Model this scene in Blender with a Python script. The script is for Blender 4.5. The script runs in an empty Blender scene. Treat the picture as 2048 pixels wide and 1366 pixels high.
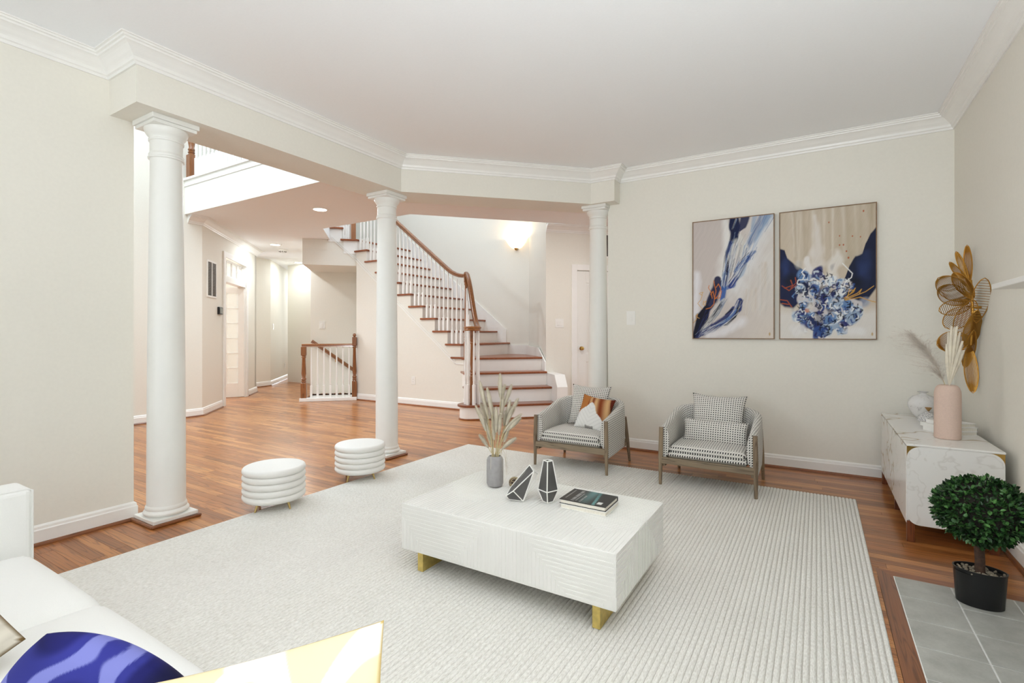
import bpy, bmesh, math, random
import numpy as np
from mathutils import Vector, Matrix
random.seed(7); np.random.seed(7)
SC = bpy.context.scene
COL = SC.collection
PI = math.pi

# ---------------------------------------------------------------- camera, world, lights, exposure
H = 2.70            # ceiling height
CAMZ = 1.12
cam = bpy.data.cameras.new('camera'); camo = bpy.data.objects.new('camera', cam); COL.objects.link(camo)
cam.sensor_width = 36.0; cam.lens = 36.0 * 1000.0 / 2048.0
cam.shift_y = -16.0 / 2048.0
cam.clip_start = 0.02; cam.clip_end = 100
camo.location = (0, 0, CAMZ); camo.rotation_euler = (PI / 2, 0, math.radians(31.4))
SC.camera = camo
w = bpy.data.worlds.new('sky'); SC.world = w; w.use_nodes = True
w.node_tree.nodes['Background'].inputs['Color'].default_value = (0.85, 0.92, 1.0, 1)
w.node_tree.nodes['Background'].inputs['Strength'].default_value = 1.0
SC.view_settings.view_transform = 'Standard'; SC.view_settings.look = 'None'
SC.view_settings.gamma = 1.0; SC.view_settings.use_curve_mapping = False
SC.view_settings.exposure = 0.25
SC.cycles.use_denoising = True
SC.cycles.max_bounces = 8; SC.cycles.diffuse_bounces = 5; SC.cycles.glossy_bounces = 4
SC.cycles.transparent_max_bounces = 12; SC.cycles.sample_clamp_indirect = 6.0
SC.cycles.caustics_reflective = False; SC.cycles.caustics_refractive = False

def area(name, loc, rot, sx, sy, power, col=(1, 1, 1)):
    l = bpy.data.lights.new(name, 'AREA'); l.shape = 'RECTANGLE'; l.size = sx; l.size_y = sy
    l.energy = power; l.color = col
    o = bpy.data.objects.new(name, l); COL.objects.link(o); o.location = loc; o.rotation_euler = rot
    return o
DAY = (0.87, 0.935, 1.0)
SKYC = (0.73, 0.87, 1.0)
# daylight through the living room windows (wall behind the camera) and through the foyer's high windows
area('living_window_daylight', (-1.6, -4.92, 1.25), (PI / 2, 0, 0), 2.4, 2.2, 40, DAY)
area('living_window_daylight_two', (0.84, -2.6, 1.35), (PI / 2, 0, PI / 2), 2.6, 1.9, 3, DAY)
# tilted fill lights without lamp bodies, added out of view to brighten the ceiling
area('uplight_fill', (-2.4, -2.6, 1.4), (math.radians(150), 0, math.radians(-45)), 0.5, 0.5, 42, DAY)
area('uplight_fill_two', (0.22, -0.1, 1.3), (math.radians(165), 0, math.radians(-12)), 0.4, 0.4, 66, DAY)
area('foyer_window_daylight', (-5.4, -4.92, 2.9), (PI / 2, 0, 0), 2.6, 4.2, 36, SKYC)
area('foyer_top_fill', (-5.4, 0.6, 5.45), (0, 0, 0), 2.8, 4.4, 180, SKYC)  # added overhead fill for the foyer floor; the ceiling has no skylight opening
area('landing_fill', (-5.3, 5.6, 5.3), (0, 0, 0), 2.6, 1.6, 46, SKYC)  # unseen fill added above the stairs; no window is modelled there
area('vestibule_fill', (-2.2, 5.565, H - .01), (0, 0, 0), 0.16, 0.16, 13, (1, .97, .93))  # bare fill light added behind the beam to lift the door wall
area('study_window_daylight', (-11.0, 3.4, 1.5), (PI / 2, 0, -PI / 2), 1.4, 1.6, 110, DAY)
area('hall_end_daylight', (-13.0, 10.15, 1.4), (PI / 2, 0, PI * 1.25), 0.8, 1.6, 30, DAY)

# ---------------------------------------------------------------- materials
def lin(c):
    return tuple(((v / 255.0) / 12.92 if v / 255.0 <= 0.04045 else ((v / 255.0 + 0.055) / 1.055) ** 2.4) for v in c) + (1.0,)
MATS = {}
class NT:
    def __init__(s, name):
        s.m = bpy.data.materials.new(name); s.m.use_nodes = True; s.t = s.m.node_tree
        s.b = s.t.nodes['Principled BSDF']; MATS[name] = s.m
    def n(s, typ, **kw):
        nd = s.t.nodes.new(typ)
        for k, v in kw.items():
            if k.startswith('i_'):
                key = k[2:]
                nd.inputs[int(key) if key.isdigit() else key].default_value = v
            else: setattr(nd, k, v)
        return nd
    def l(s, a, b): s.t.links.new(a, b)
    def math(s, op, a, b=None, c=None):
        nd = s.n('ShaderNodeMath', operation=op)
        for i, v in enumerate((a, b, c)):
            if v is None: continue
            if hasattr(v, 'links') or hasattr(v, 'is_linked'): s.l(v, nd.inputs[i])
            else: nd.inputs[i].default_value = v
        return nd.outputs[0]
    def ramp(s, fac, stops, interp='LINEAR'):
        r = s.n('ShaderNodeValToRGB'); r.color_ramp.interpolation = interp
        e = r.color_ramp.elements
        while len(e) < len(stops): e.new(0.5)
        for k, (p, c) in enumerate(stops): e[k].position = p; e[k].color = c
        s.l(fac, r.inputs[0]); return r.outputs[0]
    def mix(s, fac, a, b, mode='MIX'):
        nd = s.n('ShaderNodeMix', data_type='RGBA', blend_type=mode)
        for k, v in ((0, fac), (6, a), (7, b)):
            if hasattr(v, 'is_linked'): s.l(v, nd.inputs[k])
            else: nd.inputs[k].default_value = v
        return nd.outputs[2]
    def bump(s, hgt, strength=0.2, dist=0.01):
        b = s.n('ShaderNodeBump'); b.inputs['Strength'].default_value = strength; b.inputs['Distance'].default_value = dist
        s.l(hgt, b.inputs['Height']); s.l(b.outputs[0], s.b.inputs['Normal'])
    def col(s, c): s.l(c, s.b.inputs['Base Color'])
    def pos(s): return s.n('ShaderNodeNewGeometry').outputs['Position']
    def noise(s, vec, scale, detail=3, rough=0.5, dist=0.0):
        nd = s.n('ShaderNodeTexNoise'); nd.inputs['Scale'].default_value = scale; nd.inputs['Detail'].default_value = detail
        nd.inputs['Roughness'].default_value = rough; nd.inputs['Distortion'].default_value = dist
        if vec is not None: s.l(vec, nd.inputs['Vector'])
        return nd.outputs[0]
    def mapping(s, vec, scale=(1, 1, 1), loc=(0, 0, 0), rot=(0, 0, 0)):
        nd = s.n('ShaderNodeMapping'); nd.inputs['Scale'].default_value = scale; nd.inputs['Location'].default_value = loc
        nd.inputs['Rotation'].default_value = rot; s.l(vec, nd.inputs['Vector']); return nd.outputs[0]

def simple(name, rgb, rough=0.5, metal=0.0, var=0.0, bump=0.0, scale=30, spec=None, sheen=0.0):
    t = NT(name); t.b.inputs['Roughness'].default_value = rough; t.b.inputs['Metallic'].default_value = metal
    if spec is not None: t.b.inputs['Specular IOR Level'].default_value = spec
    if sheen: t.b.inputs['Sheen Weight'].default_value = sheen
    c = lin(rgb)
    nz = t.noise(t.pos(), scale)
    lo = tuple(v * (1 - var) for v in c[:3]) + (1,); hi = tuple(min(1, v * (1 + var)) for v in c[:3]) + (1,)
    t.col(t.ramp(nz, [(0.3, lo), (0.7, hi)]))
    if bump: t.bump(nz, bump, 0.004)
    return t.m
simple('wall_paint', (234, 230, 219), 0.7, var=0.012, bump=0.03, scale=60)
simple('ceiling_paint', (248, 249, 250), 0.85, var=0.01, bump=0.03, scale=80)
simple('trim_paint', (243, 241, 236), 0.35, var=0.01, scale=12)
simple('door_paint', (240, 238, 231), 0.4, var=0.01, scale=12)
simple('column_paint', (236, 235, 229), 0.4, var=0.01, scale=12)
simple('plate_plastic', (240, 238, 232), 0.3, var=0.005)
simple('brass', (196, 158, 88), 0.28, 0.9, var=0.08)
simple('gold_leaf', (214, 190, 112), 0.45, 0.55, var=0.14, bump=0.3, scale=45)
simple('gold_mesh', (190, 140, 62), 0.32, 0.85, var=0.12)
simple('leg_gold', (205, 180, 120), 0.3, 0.9, var=0.05)
simple('grille_dark', (70, 66, 60), 0.6, var=0.1)
simple('grille_grey', (120, 112, 104), 0.5, var=0.05)
simple('black_plastic', (22, 22, 23), 0.35, var=0.1)
simple('glass_grey_screen', (120, 125, 120), 0.2, var=0.05)
simple('white_leather', (236, 234, 229), 0.5, var=0.012, bump=0.06, scale=220)
simple('sofa_fabric', (238, 237, 233), 0.75, var=0.012, bump=0.12, scale=400, sheen=0.15)
simple('vase_grey', (158, 155, 154), 0.7, var=0.07, bump=0.25, scale=50)
simple('vase_pink', (214, 188, 172), 0.8, var=0.04, bump=0.12, scale=160)
simple('ornament_white', (238, 236, 230), 0.45, var=0.02)
simple('smoked_glass', (88, 86, 84), 0.25, var=0.15, scale=9)
simple('paper', (232, 226, 212), 0.8, var=0.06, scale=200)
simple('book_black', (20, 22, 22), 0.35, var=0.2)
simple('book_white', (238, 236, 231), 0.5, var=0.01)
simple('plume', (222, 213, 194), 0.9, var=0.08, scale=40)
simple('plume_stem', (206, 190, 146), 0.85, var=0.08, scale=40)
simple('pampas', (212, 202, 190), 0.9, var=0.1, scale=40)
simple('palm_dry', (226, 216, 196), 0.85, var=0.08, scale=30)
simple('pebble', (150, 138, 118), 0.7, var=0.45, scale=38)
simple('soil', (38, 32, 26), 0.95, var=0.3, scale=120)
simple('bark', (72, 52, 40), 0.9, var=0.35, bump=0.6, scale=70)
simple('fibre_ball', (120, 100, 84), 0.9, var=0.4, scale=90)
simple('lid_gold', (168, 132, 84), 0.4, 0.7, var=0.1)
simple('grout', (232, 231, 226), 0.9, var=0.06, scale=60)
simple('subfloor', (70, 40, 22), 0.8, var=0.1)
simple('piping', (150, 128, 92), 0.8, var=0.1)

def emit(name, rgb, strength):
    t = NT(name); t.b.inputs['Base Color'].default_value = lin(rgb)
    t.b.inputs['Emission Color'].default_value = lin(rgb); t.b.inputs['Emission Strength'].default_value = strength
    return t.m
emit('lamp_disc', (255, 246, 230), 9.0)
emit('sconce_glass', (255, 226, 186), 1.9)

# oak: grain along X (or Y / Z), tone per plank
def oak(name, axis='X', tone='object', dark=(112, 64, 30), mid=(178, 113, 60), light=(204, 141, 82), rough=0.3, coat=0.25, gscale=1.0):
    t = NT(name); t.b.inputs['Roughness'].default_value = rough
    t.b.inputs['Coat Weight'].default_value = coat; t.b.inputs['Coat Roughness'].default_value = 0.18
    p = t.pos()
    if tone == 'object': rnd = t.n('ShaderNodeObjectInfo').outputs['Random']
    else:
        rnd = t.n('ShaderNodeAttribute', attribute_name='tone').outputs['Fac']
    off = t.n('ShaderNodeCombineXYZ'); t.l(t.math('MULTIPLY', rnd, 57.0), off.inputs[0]); t.l(t.math('MULTIPLY', rnd, 31.0), off.inputs[1]); t.l(t.math('MULTIPLY', rnd, 17.0), off.inputs[2])
    ad = t.n('ShaderNodeVectorMath', operation='ADD'); t.l(p, ad.inputs[0]); t.l(off.outputs[0], ad.inputs[1])
    sc = {'X': (1.6, 34, 34), 'Y': (34, 1.6, 34), 'Z': (34, 34, 1.6)}[axis]
    sc = tuple(v * gscale for v in sc)
    v = t.mapping(ad.outputs[0], sc)
    wv = t.noise(v, 0.75, 2, 0.5, 0.6)
    rings = t.math('FRACT', t.math('MULTIPLY', wv, 7.0))
    rings = t.math('ABSOLUTE', t.math('SUBTRACT', t.math('MULTIPLY', rings, 2.0), 1.0))
    sc2 = {'X': (6, 300, 300), 'Y': (300, 6, 300), 'Z': (300, 300, 6)}[axis]
    fine = t.noise(t.mapping(ad.outputs[0], sc2), 1.0, 2)
    base = t.ramp(rnd, [(0.0, lin(tuple(int(a * .62 + b * .38) for a, b in zip(mid, dark)))), (0.45, lin(mid)), (1.0, lin(light))])
    g = t.ramp(rings, [(0.0, (0.45, 0.40, 0.36, 1)), (0.35, (0.92, 0.9, 0.88, 1)), (1.0, (1.06, 1.04, 1.0, 1))])
    c = t.mix(0.85, base, g, 'MULTIPLY')
    fr = t.ramp(fine, [(0.35, (0.78, 0.74, 0.7, 1)), (0.55, (1, 1, 1, 1))])
    c = t.mix(0.6, c, fr, 'MULTIPLY')
    t.col(c); t.bump(rings, 0.06, 0.002)
    return t.m
oak('oak_plank', 'X', 'object'); oak('oak_plank_joined', 'X', 'tone'); oak('oak_border', 'Y', 'object', mid=(128, 76, 44), light=(140, 86, 50))
oak('oak_tread', 'X', 'object', dark=(96, 48, 22), mid=(150, 82, 42), light=(160, 92, 50))
oak('oak_rail', 'X', 'object', dark=(110, 66, 34), mid=(158, 104, 60), light=(168, 112, 66), gscale=1.2)
oak('oak_post', 'Z', 'object', dark=(110, 66, 34), mid=(152, 98, 56), light=(162, 106, 62), gscale=1.2)
oak('shoe_wood', 'Y', 'object', dark=(90, 50, 24), mid=(136, 82, 44), light=(146, 90, 50))
oak('shoe_wood_x', 'X', 'object', dark=(96, 50, 22), mid=(150, 86, 42), light=(160, 94, 48))
oak('leg_oak', 'Z', 'object', dark=(92, 76, 58), mid=(142, 124, 102), light=(152, 134, 110), rough=0.55, coat=0.0)
oak('leg_oak_x', 'X', 'object', dark=(104, 88, 68), mid=(150, 134, 112), light=(158, 142, 118), rough=0.55, coat=0.0)
oak('leg_walnut', 'Z', 'object', dark=(70, 34, 16), mid=(122, 66, 34), light=(132, 74, 38), rough=0.35)

def marble():
    t = NT('marble'); t.b.inputs['Roughness'].default_value = 0.22
    p = t.pos()
    v1 = t.noise(t.mapping(p, (1.0, 1.0, 1.5), rot=(0.5, 0.6, 0.2)), 0.95, 4, 0.5, 0.2)
    a = t.math('ABSOLUTE', t.math('SUBTRACT', v1, 0.5))
    vein = t.ramp(a, [(0.0, lin((176, 156, 124))), (0.003, lin((212, 204, 190))), (0.009, lin((236, 234, 229))), (1.0, lin((239, 238, 234)))])
    v2 = t.noise(t.mapping(p, (1.2, 1, 1.2), rot=(0.1, 0.9, 0.6)), 2.2, 4, 0.55, 0.3)
    b = t.math('ABSOLUTE', t.math('SUBTRACT', v2, 0.52))
    w2 = t.ramp(b, [(0.0, lin((205, 200, 192))), (0.010, (1, 1, 1, 1))])
    t.col(t.mix(0.3, vein, w2, 'MULTIPLY'))
marble()

def white_marble_vase():
    t = NT('vase_marble'); t.b.inputs['Roughness'].default_value = 0.25
    v1 = t.noise(t.pos(), 16, 6, 0.65, 0.8)
    t.col(t.ramp(v1, [(0.3, lin((150, 146, 144))), (0.45, lin((226, 224, 221))), (1.0, lin((238, 237, 235)))]))
    t2 = NT('vase_speckle'); t2.b.inputs['Roughness'].default_value = 0.5
    v2 = t2.noise(t2.pos(), 230, 2, 0.5)
    t2.col(t2.ramp(v2, [(0.42, lin((150, 150, 154))), (0.52, lin((222, 220, 216)))]))
white_marble_vase()

# houndstooth-like check on UVs given in metres
def check(name, s=0.0168):
    t = NT(name); t.b.inputs['Roughness'].default_value = 0.9; t.b.inputs['Sheen Weight'].default_value = 0.1
    uv = t.n('ShaderNodeTexCoord').outputs['UV']
    sp = t.n('ShaderNodeSeparateXYZ'); t.l(uv, sp.inputs[0])
    fu = t.math('FRACT', t.math('DIVIDE', sp.outputs[0], s)); fv = t.math('FRACT', t.math('DIVIDE', sp.outputs[1], s))
    du = t.math('ABSOLUTE', t.math('SUBTRACT', fu, 0.5)); dv = t.math('ABSOLUTE', t.math('SUBTRACT', fv, 0.5))
    mx = t.math('MAXIMUM', du, dv)
    core = t.math('LESS_THAN', mx, 0.25)
    d1 = t.math('LESS_THAN', t.math('ABSOLUTE', t.math('SUBTRACT', fu, fv)), 0.11)
    m = t.math('MAXIMUM', core, t.math('MULTIPLY', d1, 0.42))
    nz = t.noise(uv, 900, 2)
    c = t.mix(m, lin((232, 228, 220)), lin((52, 50, 52)))
    c = t.mix(0.25, c, t.ramp(nz, [(0.3, (0.7, 0.7, 0.7, 1)), (0.7, (1.1, 1.1, 1.1, 1))]), 'MULTIPLY')
    t.col(c); t.bump(m, 0.25, 0.002)
check('check_fabric')

def tile():
    t = NT('hearth_tile'); t.b.inputs['Roughness'].default_value = 0.45
    n1 = t.noise(t.pos(), 9, 4, 0.6); n2 = t.noise(t.pos(), 140, 3, 0.6)
    rnd = t.n('ShaderNodeObjectInfo').outputs['Random']
    c = t.ramp(n1, [(0.3, lin((166, 165, 157))), (0.7, lin((190, 189, 181)))])
    c = t.mix(0.35, c, t.ramp(rnd, [(0, (0.86, 0.86, 0.86, 1)), (1, (1.08, 1.08, 1.08, 1))]), 'MULTIPLY')
    c = t.mix(0.3, c, t.ramp(n2, [(0.35, (0.8, 0.8, 0.8, 1)), (0.6, (1, 1, 1, 1))]), 'MULTIPLY')
    t.col(c); t.bump(n2, 0.15, 0.002)
tile()

def rugmat():
    t = NT('rug_wool'); t.b.inputs['Roughness'].default_value = 1.0; t.b.inputs['Specular IOR Level'].default_value = 0.1
    p = t.pos()
    sp = t.n('ShaderNodeSeparateXYZ'); t.l(p, sp.inputs[0])
    n1 = t.noise(t.mapping(p, (1, 0.25, 1)), 260, 3, 0.6); n2 = t.noise(p, 3, 3)
    c = t.ramp(n1, [(0.25, lin((214, 210, 201))), (0.6, lin((243, 241, 235)))])
    c = t.mix(0.3, c, t.ramp(n2, [(0.3, (0.9, 0.89, 0.87, 1)), (0.7, (1.03, 1.03, 1.02, 1))]), 'MULTIPLY')
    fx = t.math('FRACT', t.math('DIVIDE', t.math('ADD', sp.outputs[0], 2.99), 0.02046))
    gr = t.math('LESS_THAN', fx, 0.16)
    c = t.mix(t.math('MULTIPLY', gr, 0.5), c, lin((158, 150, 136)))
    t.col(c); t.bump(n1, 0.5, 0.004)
rugmat()

def leafmat():
    t = NT('box_leaf'); t.b.inputs['Roughness'].default_value = 0.4
    rnd = t.n('ShaderNodeObjectInfo').outputs['Random']
    t.col(t.ramp(rnd, [(0, lin((28, 52, 26))), (0.55, lin((50, 92, 44))), (1, lin((92, 142, 72)))]))
    t2 = NT('box_leaf_joined'); t2.b.inputs['Roughness'].default_value = 0.4
    a = t2.n('ShaderNodeAttribute', attribute_name='tone').outputs['Fac']
    t2.col(t2.ramp(a, [(0, lin((22, 40, 22))), (0.6, lin((42, 78, 38))), (1, lin((84, 130, 66)))]))
leafmat()

def vcol(name, rough=0.6):
    t = NT(name); t.b.inputs['Roughness'].default_value = rough
    a = t.n('ShaderNodeAttribute', attribute_name='paint')
    t.b.inputs['Specular IOR Level'].default_value = 0.2; t.col(a.outputs['Color']); return t.m
vcol('canvas_paint', 0.55); vcol('print_fabric', 0.85); vcol('book_cover', 0.3)

def glassmat():
    t = NT('pane_glass'); t.b.inputs['Roughness'].default_value = 0.05
    t.b.inputs['Transmission Weight'].default_value = 0.0
    tr = t.n('ShaderNodeBsdfTransparent'); mx = t.n('ShaderNodeMixShader'); mx.inputs[0].default_value = 0.25
    t.b.inputs['Base Color'].default_value = (0.85, 0.9, 0.88, 1)
    t.l(tr.outputs[0], mx.inputs[1]); t.l(t.b.outputs[0], mx.inputs[2]); t.l(mx.outputs[0], t.t.nodes['Material Output'].inputs[0])
    t3 = NT('wire_mesh'); t3.b.inputs['Base Color'].default_value = lin((176, 130, 58)); t3.b.inputs['Metallic'].default_value = 0.8; t3.b.inputs['Roughness'].default_value = 0.35
glassmat()

def tablemat():
    t = NT('table_lacquer'); t.b.inputs['Roughness'].default_value = 0.65; t.b.inputs['Specular IOR Level'].default_value = 0.25
    nz = t.noise(t.pos(), 5); t.col(t.ramp(nz, [(0.3, lin((233, 231, 226))), (0.7, lin((238, 236, 231)))]))
tablemat()

# ---------------------------------------------------------------- geometry helpers
class MB:
    def __init__(s): s.v = []; s.f = []; s.uv = {}; s.tone = []; s.cur = 0.5
    def face(s, idx, uv=None):
        if uv is not None: s.uv[len(s.f)] = uv
        s.f.append(tuple(idx)); s.tone.append(s.cur)
    def pts(s, ps):
        b = len(s.v); s.v.extend([tuple(p) for p in ps]); return b
    def box(s, x0, x1, y0, y1, z0, z1):
        b = s.pts([(x0, y0, z0), (x1, y0, z0), (x1, y1, z0), (x0, y1, z0), (x0, y0, z1), (x1, y0, z1), (x1, y1, z1), (x0, y1, z1)])
        for q in ((0, 3, 2, 1), (4, 5, 6, 7), (0, 1, 5, 4), (1, 2, 6, 5), (2, 3, 7, 6), (3, 0, 4, 7)): s.face([b + i for i in q])
        return s
    def prism(s, poly, z0, z1):
        n = len(poly); b = s.pts([(x, y, z0) for x, y in poly] + [(x, y, z1) for x, y in poly])
        s.face([b + i for i in range(n)][::-1]); s.face([b + n + i for i in range(n)])
        for i in range(n): j = (i + 1) % n; s.face((b + i, b + j, b + n + j, b + n + i))
        return s
    def extrude(s, poly3, vec):
        n = len(poly3); vec = Vector(vec); b = s.pts(poly3); s.pts([tuple(Vector(p) + vec) for p in poly3])
        s.face([b + i for i in range(n)][::-1]); s.face([b + n + i for i in range(n)])
        for i in range(n): j = (i + 1) % n; s.face((b + i, b + j, b + n + j, b + n + i))
        return s
    def lathe(s, prof, c=(0, 0, 0), n=24, sx=1, sy=1, wob=None, cap=True):
        b = len(s.v)
        for k, (r, z) in enumerate(prof):
            for i in range(n):
                a = 2 * PI * i / n; rr = r * (wob(a, k) if wob else 1)
                s.v.append((c[0] + rr * math.cos(a) * sx, c[1] + rr * math.sin(a) * sy, c[2] + z))
        for k in range(len(prof) - 1):
            for i in range(n):
                j = (i + 1) % n
                s.face((b + k * n + i, b + k * n + j, b + (k + 1) * n + j, b + (k + 1) * n + i))
        if not cap: return s
        if prof[0][0] > 1e-6: s.face([b + i for i in range(n)][::-1])
        if prof[-1][0] > 1e-6: s.face([b + (len(prof) - 1) * n + i for i in range(n)])
        return s
    def tube(s, path, rad, n=8, cap=True, flat=None):
        path = [Vector(p) for p in path]; b = len(s.v); m = len(path)
        rads = rad if isinstance(rad, (list, tuple)) else [rad] * m
        prev = None
        for k, p in enumerate(path):
            t = (path[min(k + 1, m - 1)] - path[max(k - 1, 0)]).normalized()
            up = Vector((0, 0, 1)) if abs(t.z) < 0.95 else Vector((0, 1, 0))
            if prev is not None: u = (prev - t * prev.dot(t)).normalized()
            else: u = t.cross(up).normalized()
            prev = u; w_ = t.cross(u)
            for i in range(n):
                a = 2 * PI * i / n
                s.v.append(tuple(p + (u * math.cos(a) + w_ * math.sin(a) * (flat or 1)) * rads[k]))
        for k in range(m - 1):
            for i in range(n):
                j = (i + 1) % n; s.face((b + k * n + i, b + k * n + j, b + (k + 1) * n + j, b + (k + 1) * n + i))
        if cap: s.face([b + i for i in range(n)][::-1]); s.face([b + (m - 1) * n + i for i in range(n)])
        return s
    def grid(s, fn, nu, nv, uvf=None, closed_u=False):
        b = len(s.v)
        for j in range(nv + 1):
            for i in range(nu + (0 if closed_u else 1)): s.v.append(tuple(fn(i / nu, j / nv)))
        W = nu + (0 if closed_u else 1)
        for j in range(nv):
            for i in range(nu):
                i2 = (i + 1) % W if closed_u else i + 1
                q = (b + j * W + i, b + j * W + i2, b + (j + 1) * W + i2, b + (j + 1) * W + i)
                s.face(q, [uvf(i / nu, j / nv), uvf((i + 1) / nu, j / nv), uvf((i + 1) / nu, (j + 1) / nv), uvf(i / nu, (j + 1) / nv)] if uvf else None)
        return s
    def build(s, name, mat, parent=None, smooth=False, bevel=0.0, seg=2, ang=38, tone=False, merge=False, loc=None, recalc=True):
        me = bpy.data.meshes.new(name); me.from_pydata(s.v, [], s.f)
        if s.uv:
            ul = me.uv_layers.new(name='UVMap'); d = ul.data
            for p in me.polygons:
                u = s.uv.get(p.index)
                if u:
                    for k, li in enumerate(p.loop_indices): d[li].uv = u[k]
        if tone:
            at = me.attributes.new('tone', 'FLOAT', 'FACE'); at.data.foreach_set('value', s.tone)
        if recalc or merge or smooth:
            bm = bmesh.new(); bm.from_mesh(me)
            if merge: bmesh.ops.remove_doubles(bm, verts=bm.verts, dist=1e-5)
            if recalc: bmesh.ops.recalc_face_normals(bm, faces=bm.faces)
            if smooth:
                ca = math.radians(ang)
                for fc in bm.faces: fc.smooth = True
                for e in bm.edges:
                    if len(e.link_faces) == 2 and e.calc_face_angle(0) > ca: e.smooth = False
            bm.to_mesh(me); bm.free()
        me.materials.append(MATS[mat] if isinstance(mat, str) else mat)
        o = bpy.data.objects.new(name, me); COL.objects.link(o)
        if parent is not None: o.parent = parent
        if loc is not None: o.location = loc
        if bevel:
            md = o.modifiers.new('bevel', 'BEVEL'); md.width = bevel; md.segments = seg; md.limit_method = 'ANGLE'; md.angle_limit = math.radians(40)
        return o
def tag(o, label, cat, group=None):
    o['label'] = label; o['category'] = cat
    if group: o['group'] = group
    return o
def thing(name, label, cat, loc=(0, 0, 0), rz=0.0, group=None):
    o = bpy.data.objects.new(name, None); o.empty_display_size = 0.05; COL.objects.link(o)
    o.location = loc; o.rotation_euler = (0, 0, rz); return tag(o, label, cat, group)
def struct(o, label=None):
    o['kind'] = 'structure'
    if label: o['label'] = label
    return o
def copy_tree(o, parent=None):
    c = o.copy(); COL.objects.link(c); c.parent = parent
    for ch in list(o.children): copy_tree(ch, c)
    return c
S2 = math.sqrt(0.5)
def AB(a, b): return (S2 * (b - a), S2 * (a + b))
def wall(name, p, q, z0, z1, th=0.12, mat='wall_paint', holes=()):
    """wall whose visible face is p->q; thickness to the left of travel. holes: (s0,s1,z0,z1) along p->q"""
    m = MB(); d = Vector((q[0] - p[0], q[1] - p[1])); L = d.length; d.normalize(); nrm = Vector((-d.y, d.x)) * th
    def piece(s0, s1, a, b):
        if s1 - s0 < 1e-4 or b - a < 1e-4: return
        P = [(p[0] + d.x * s, p[1] + d.y * s) for s in (s0, s1)]
        m.prism([P[0], P[1], (P[1][0] + nrm.x, P[1][1] + nrm.y), (P[0][0] + nrm.x, P[0][1] + nrm.y)], a, b)
    s = 0.0
    for (s0, s1, a, b) in sorted(holes):
        piece(s, s0, z0, z1); piece(s0, s1, z0, a); piece(s0, s1, b, z1); s = s1
    piece(s, L, z0, z1)
    return struct(m.build(name, mat))
def molding(name, path, prof, mat, side=1, parent=None, smooth=False):
    """sweep profile (offset to the room side, z) along a plan polyline with mitred joints; side=1 -> room on the right of travel"""
    m = MB(); n = len(path); P = [Vector(p) for p in path]; k = len(prof); b = 0
    for i in range(n):
        t0 = (P[i] - P[i - 1]).normalized() if i > 0 else None
        t1 = (P[i + 1] - P[i]).normalized() if i < n - 1 else None
        n0 = Vector((t0.y, -t0.x)) * side if t0 else None; n1 = Vector((t1.y, -t1.x)) * side if t1 else None
        if n0 is None: mv = n1
        elif n1 is None: mv = n0
        else: mv = (n0 + n1) / (1 + n0.dot(n1))
        for (o, z) in prof: m.v.append((P[i].x + mv.x * o, P[i].y + mv.y * o, z))
    for i in range(n - 1):
        for j in range(k):
            j2 = (j + 1) % k
            m.face((i * k + j, i * k + j2, (i + 1) * k + j2, (i + 1) * k + j))
    m.face(list(range(k))); m.face([(n - 1) * k + j for j in range(k)][::-1])
    return m.build(name, mat, parent, smooth=smooth, ang=30)
def crown_prof(h, s=1.0):
    pts = [(0, 0), (0, -.108), (.010, -.108), (.013, -.094), (.022, -.090), (.026, -.074), (.034, -.066), (.044, -.058), (.056, -.046), (.068, -.036), (.078, -.030), (.086, -.028), (.088, -.018), (.098, -.016), (.100, -.007), (.110, -.006), (.110, 0)]
    return [(x * s, h + z * s) for x, z in pts]
def base_prof(h=.108): return [(0, 0), (.016, 0), (.016, h - .028), (.012, h - .022), (.011, h - .010), (.005, h - .003), (0, h)]
def shoe_prof(o=.016): return [(o, 0), (o + .016, 0), (o + .015, .008), (o + .010, .015), (o + .003, .018), (o, .018)]

# ================================================================= STRUCTURE
XL = -3.52; YR = 4.74; XR = 0.845; YF = -5.0
# ---- floor slab
fm = MB()
for poly in ([AB(-6.2, -9), AB(-6.2, 9), AB(8.87, 9), AB(8.87, -9)], [AB(8.87, -7), AB(8.87, -1.41), AB(17.5, -1.41), AB(17.5, -7)], [AB(9.9, -1.41), AB(9.9, 6), AB(12, 6), AB(12, -1.41)]):
    fm.prism(poly, -.12, -.004)
fl = struct(fm.build('floor', 'subfloor'), 'strip oak floor')
# ---- living room shell
wall('wall_left', (XL, YF), (XL, 1.386), 0, H, .15)
wall('wall_right', (XR, YR), (XR, YF), 0, H, .15, holes=((6.04, 8.64, .4, 2.3),))
wall('wall_back', (-1.775, YR), (XR, YR), 0, H, .15)
wall('wall_front', (XR, YF), (XL, YF), 0, H, .15, holes=((1.245, 3.645, .12, 2.38),))
struct(MB().prism([(XL - .15, YF - .15), (XR + .15, YF - .15), (XR + .15, YR + .2), (-2.02, YR + .2), (-3.55, 3.42), (XL - .15, 3.42)], H, H + .36).build('ceiling', 'ceiling_paint'))
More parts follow.
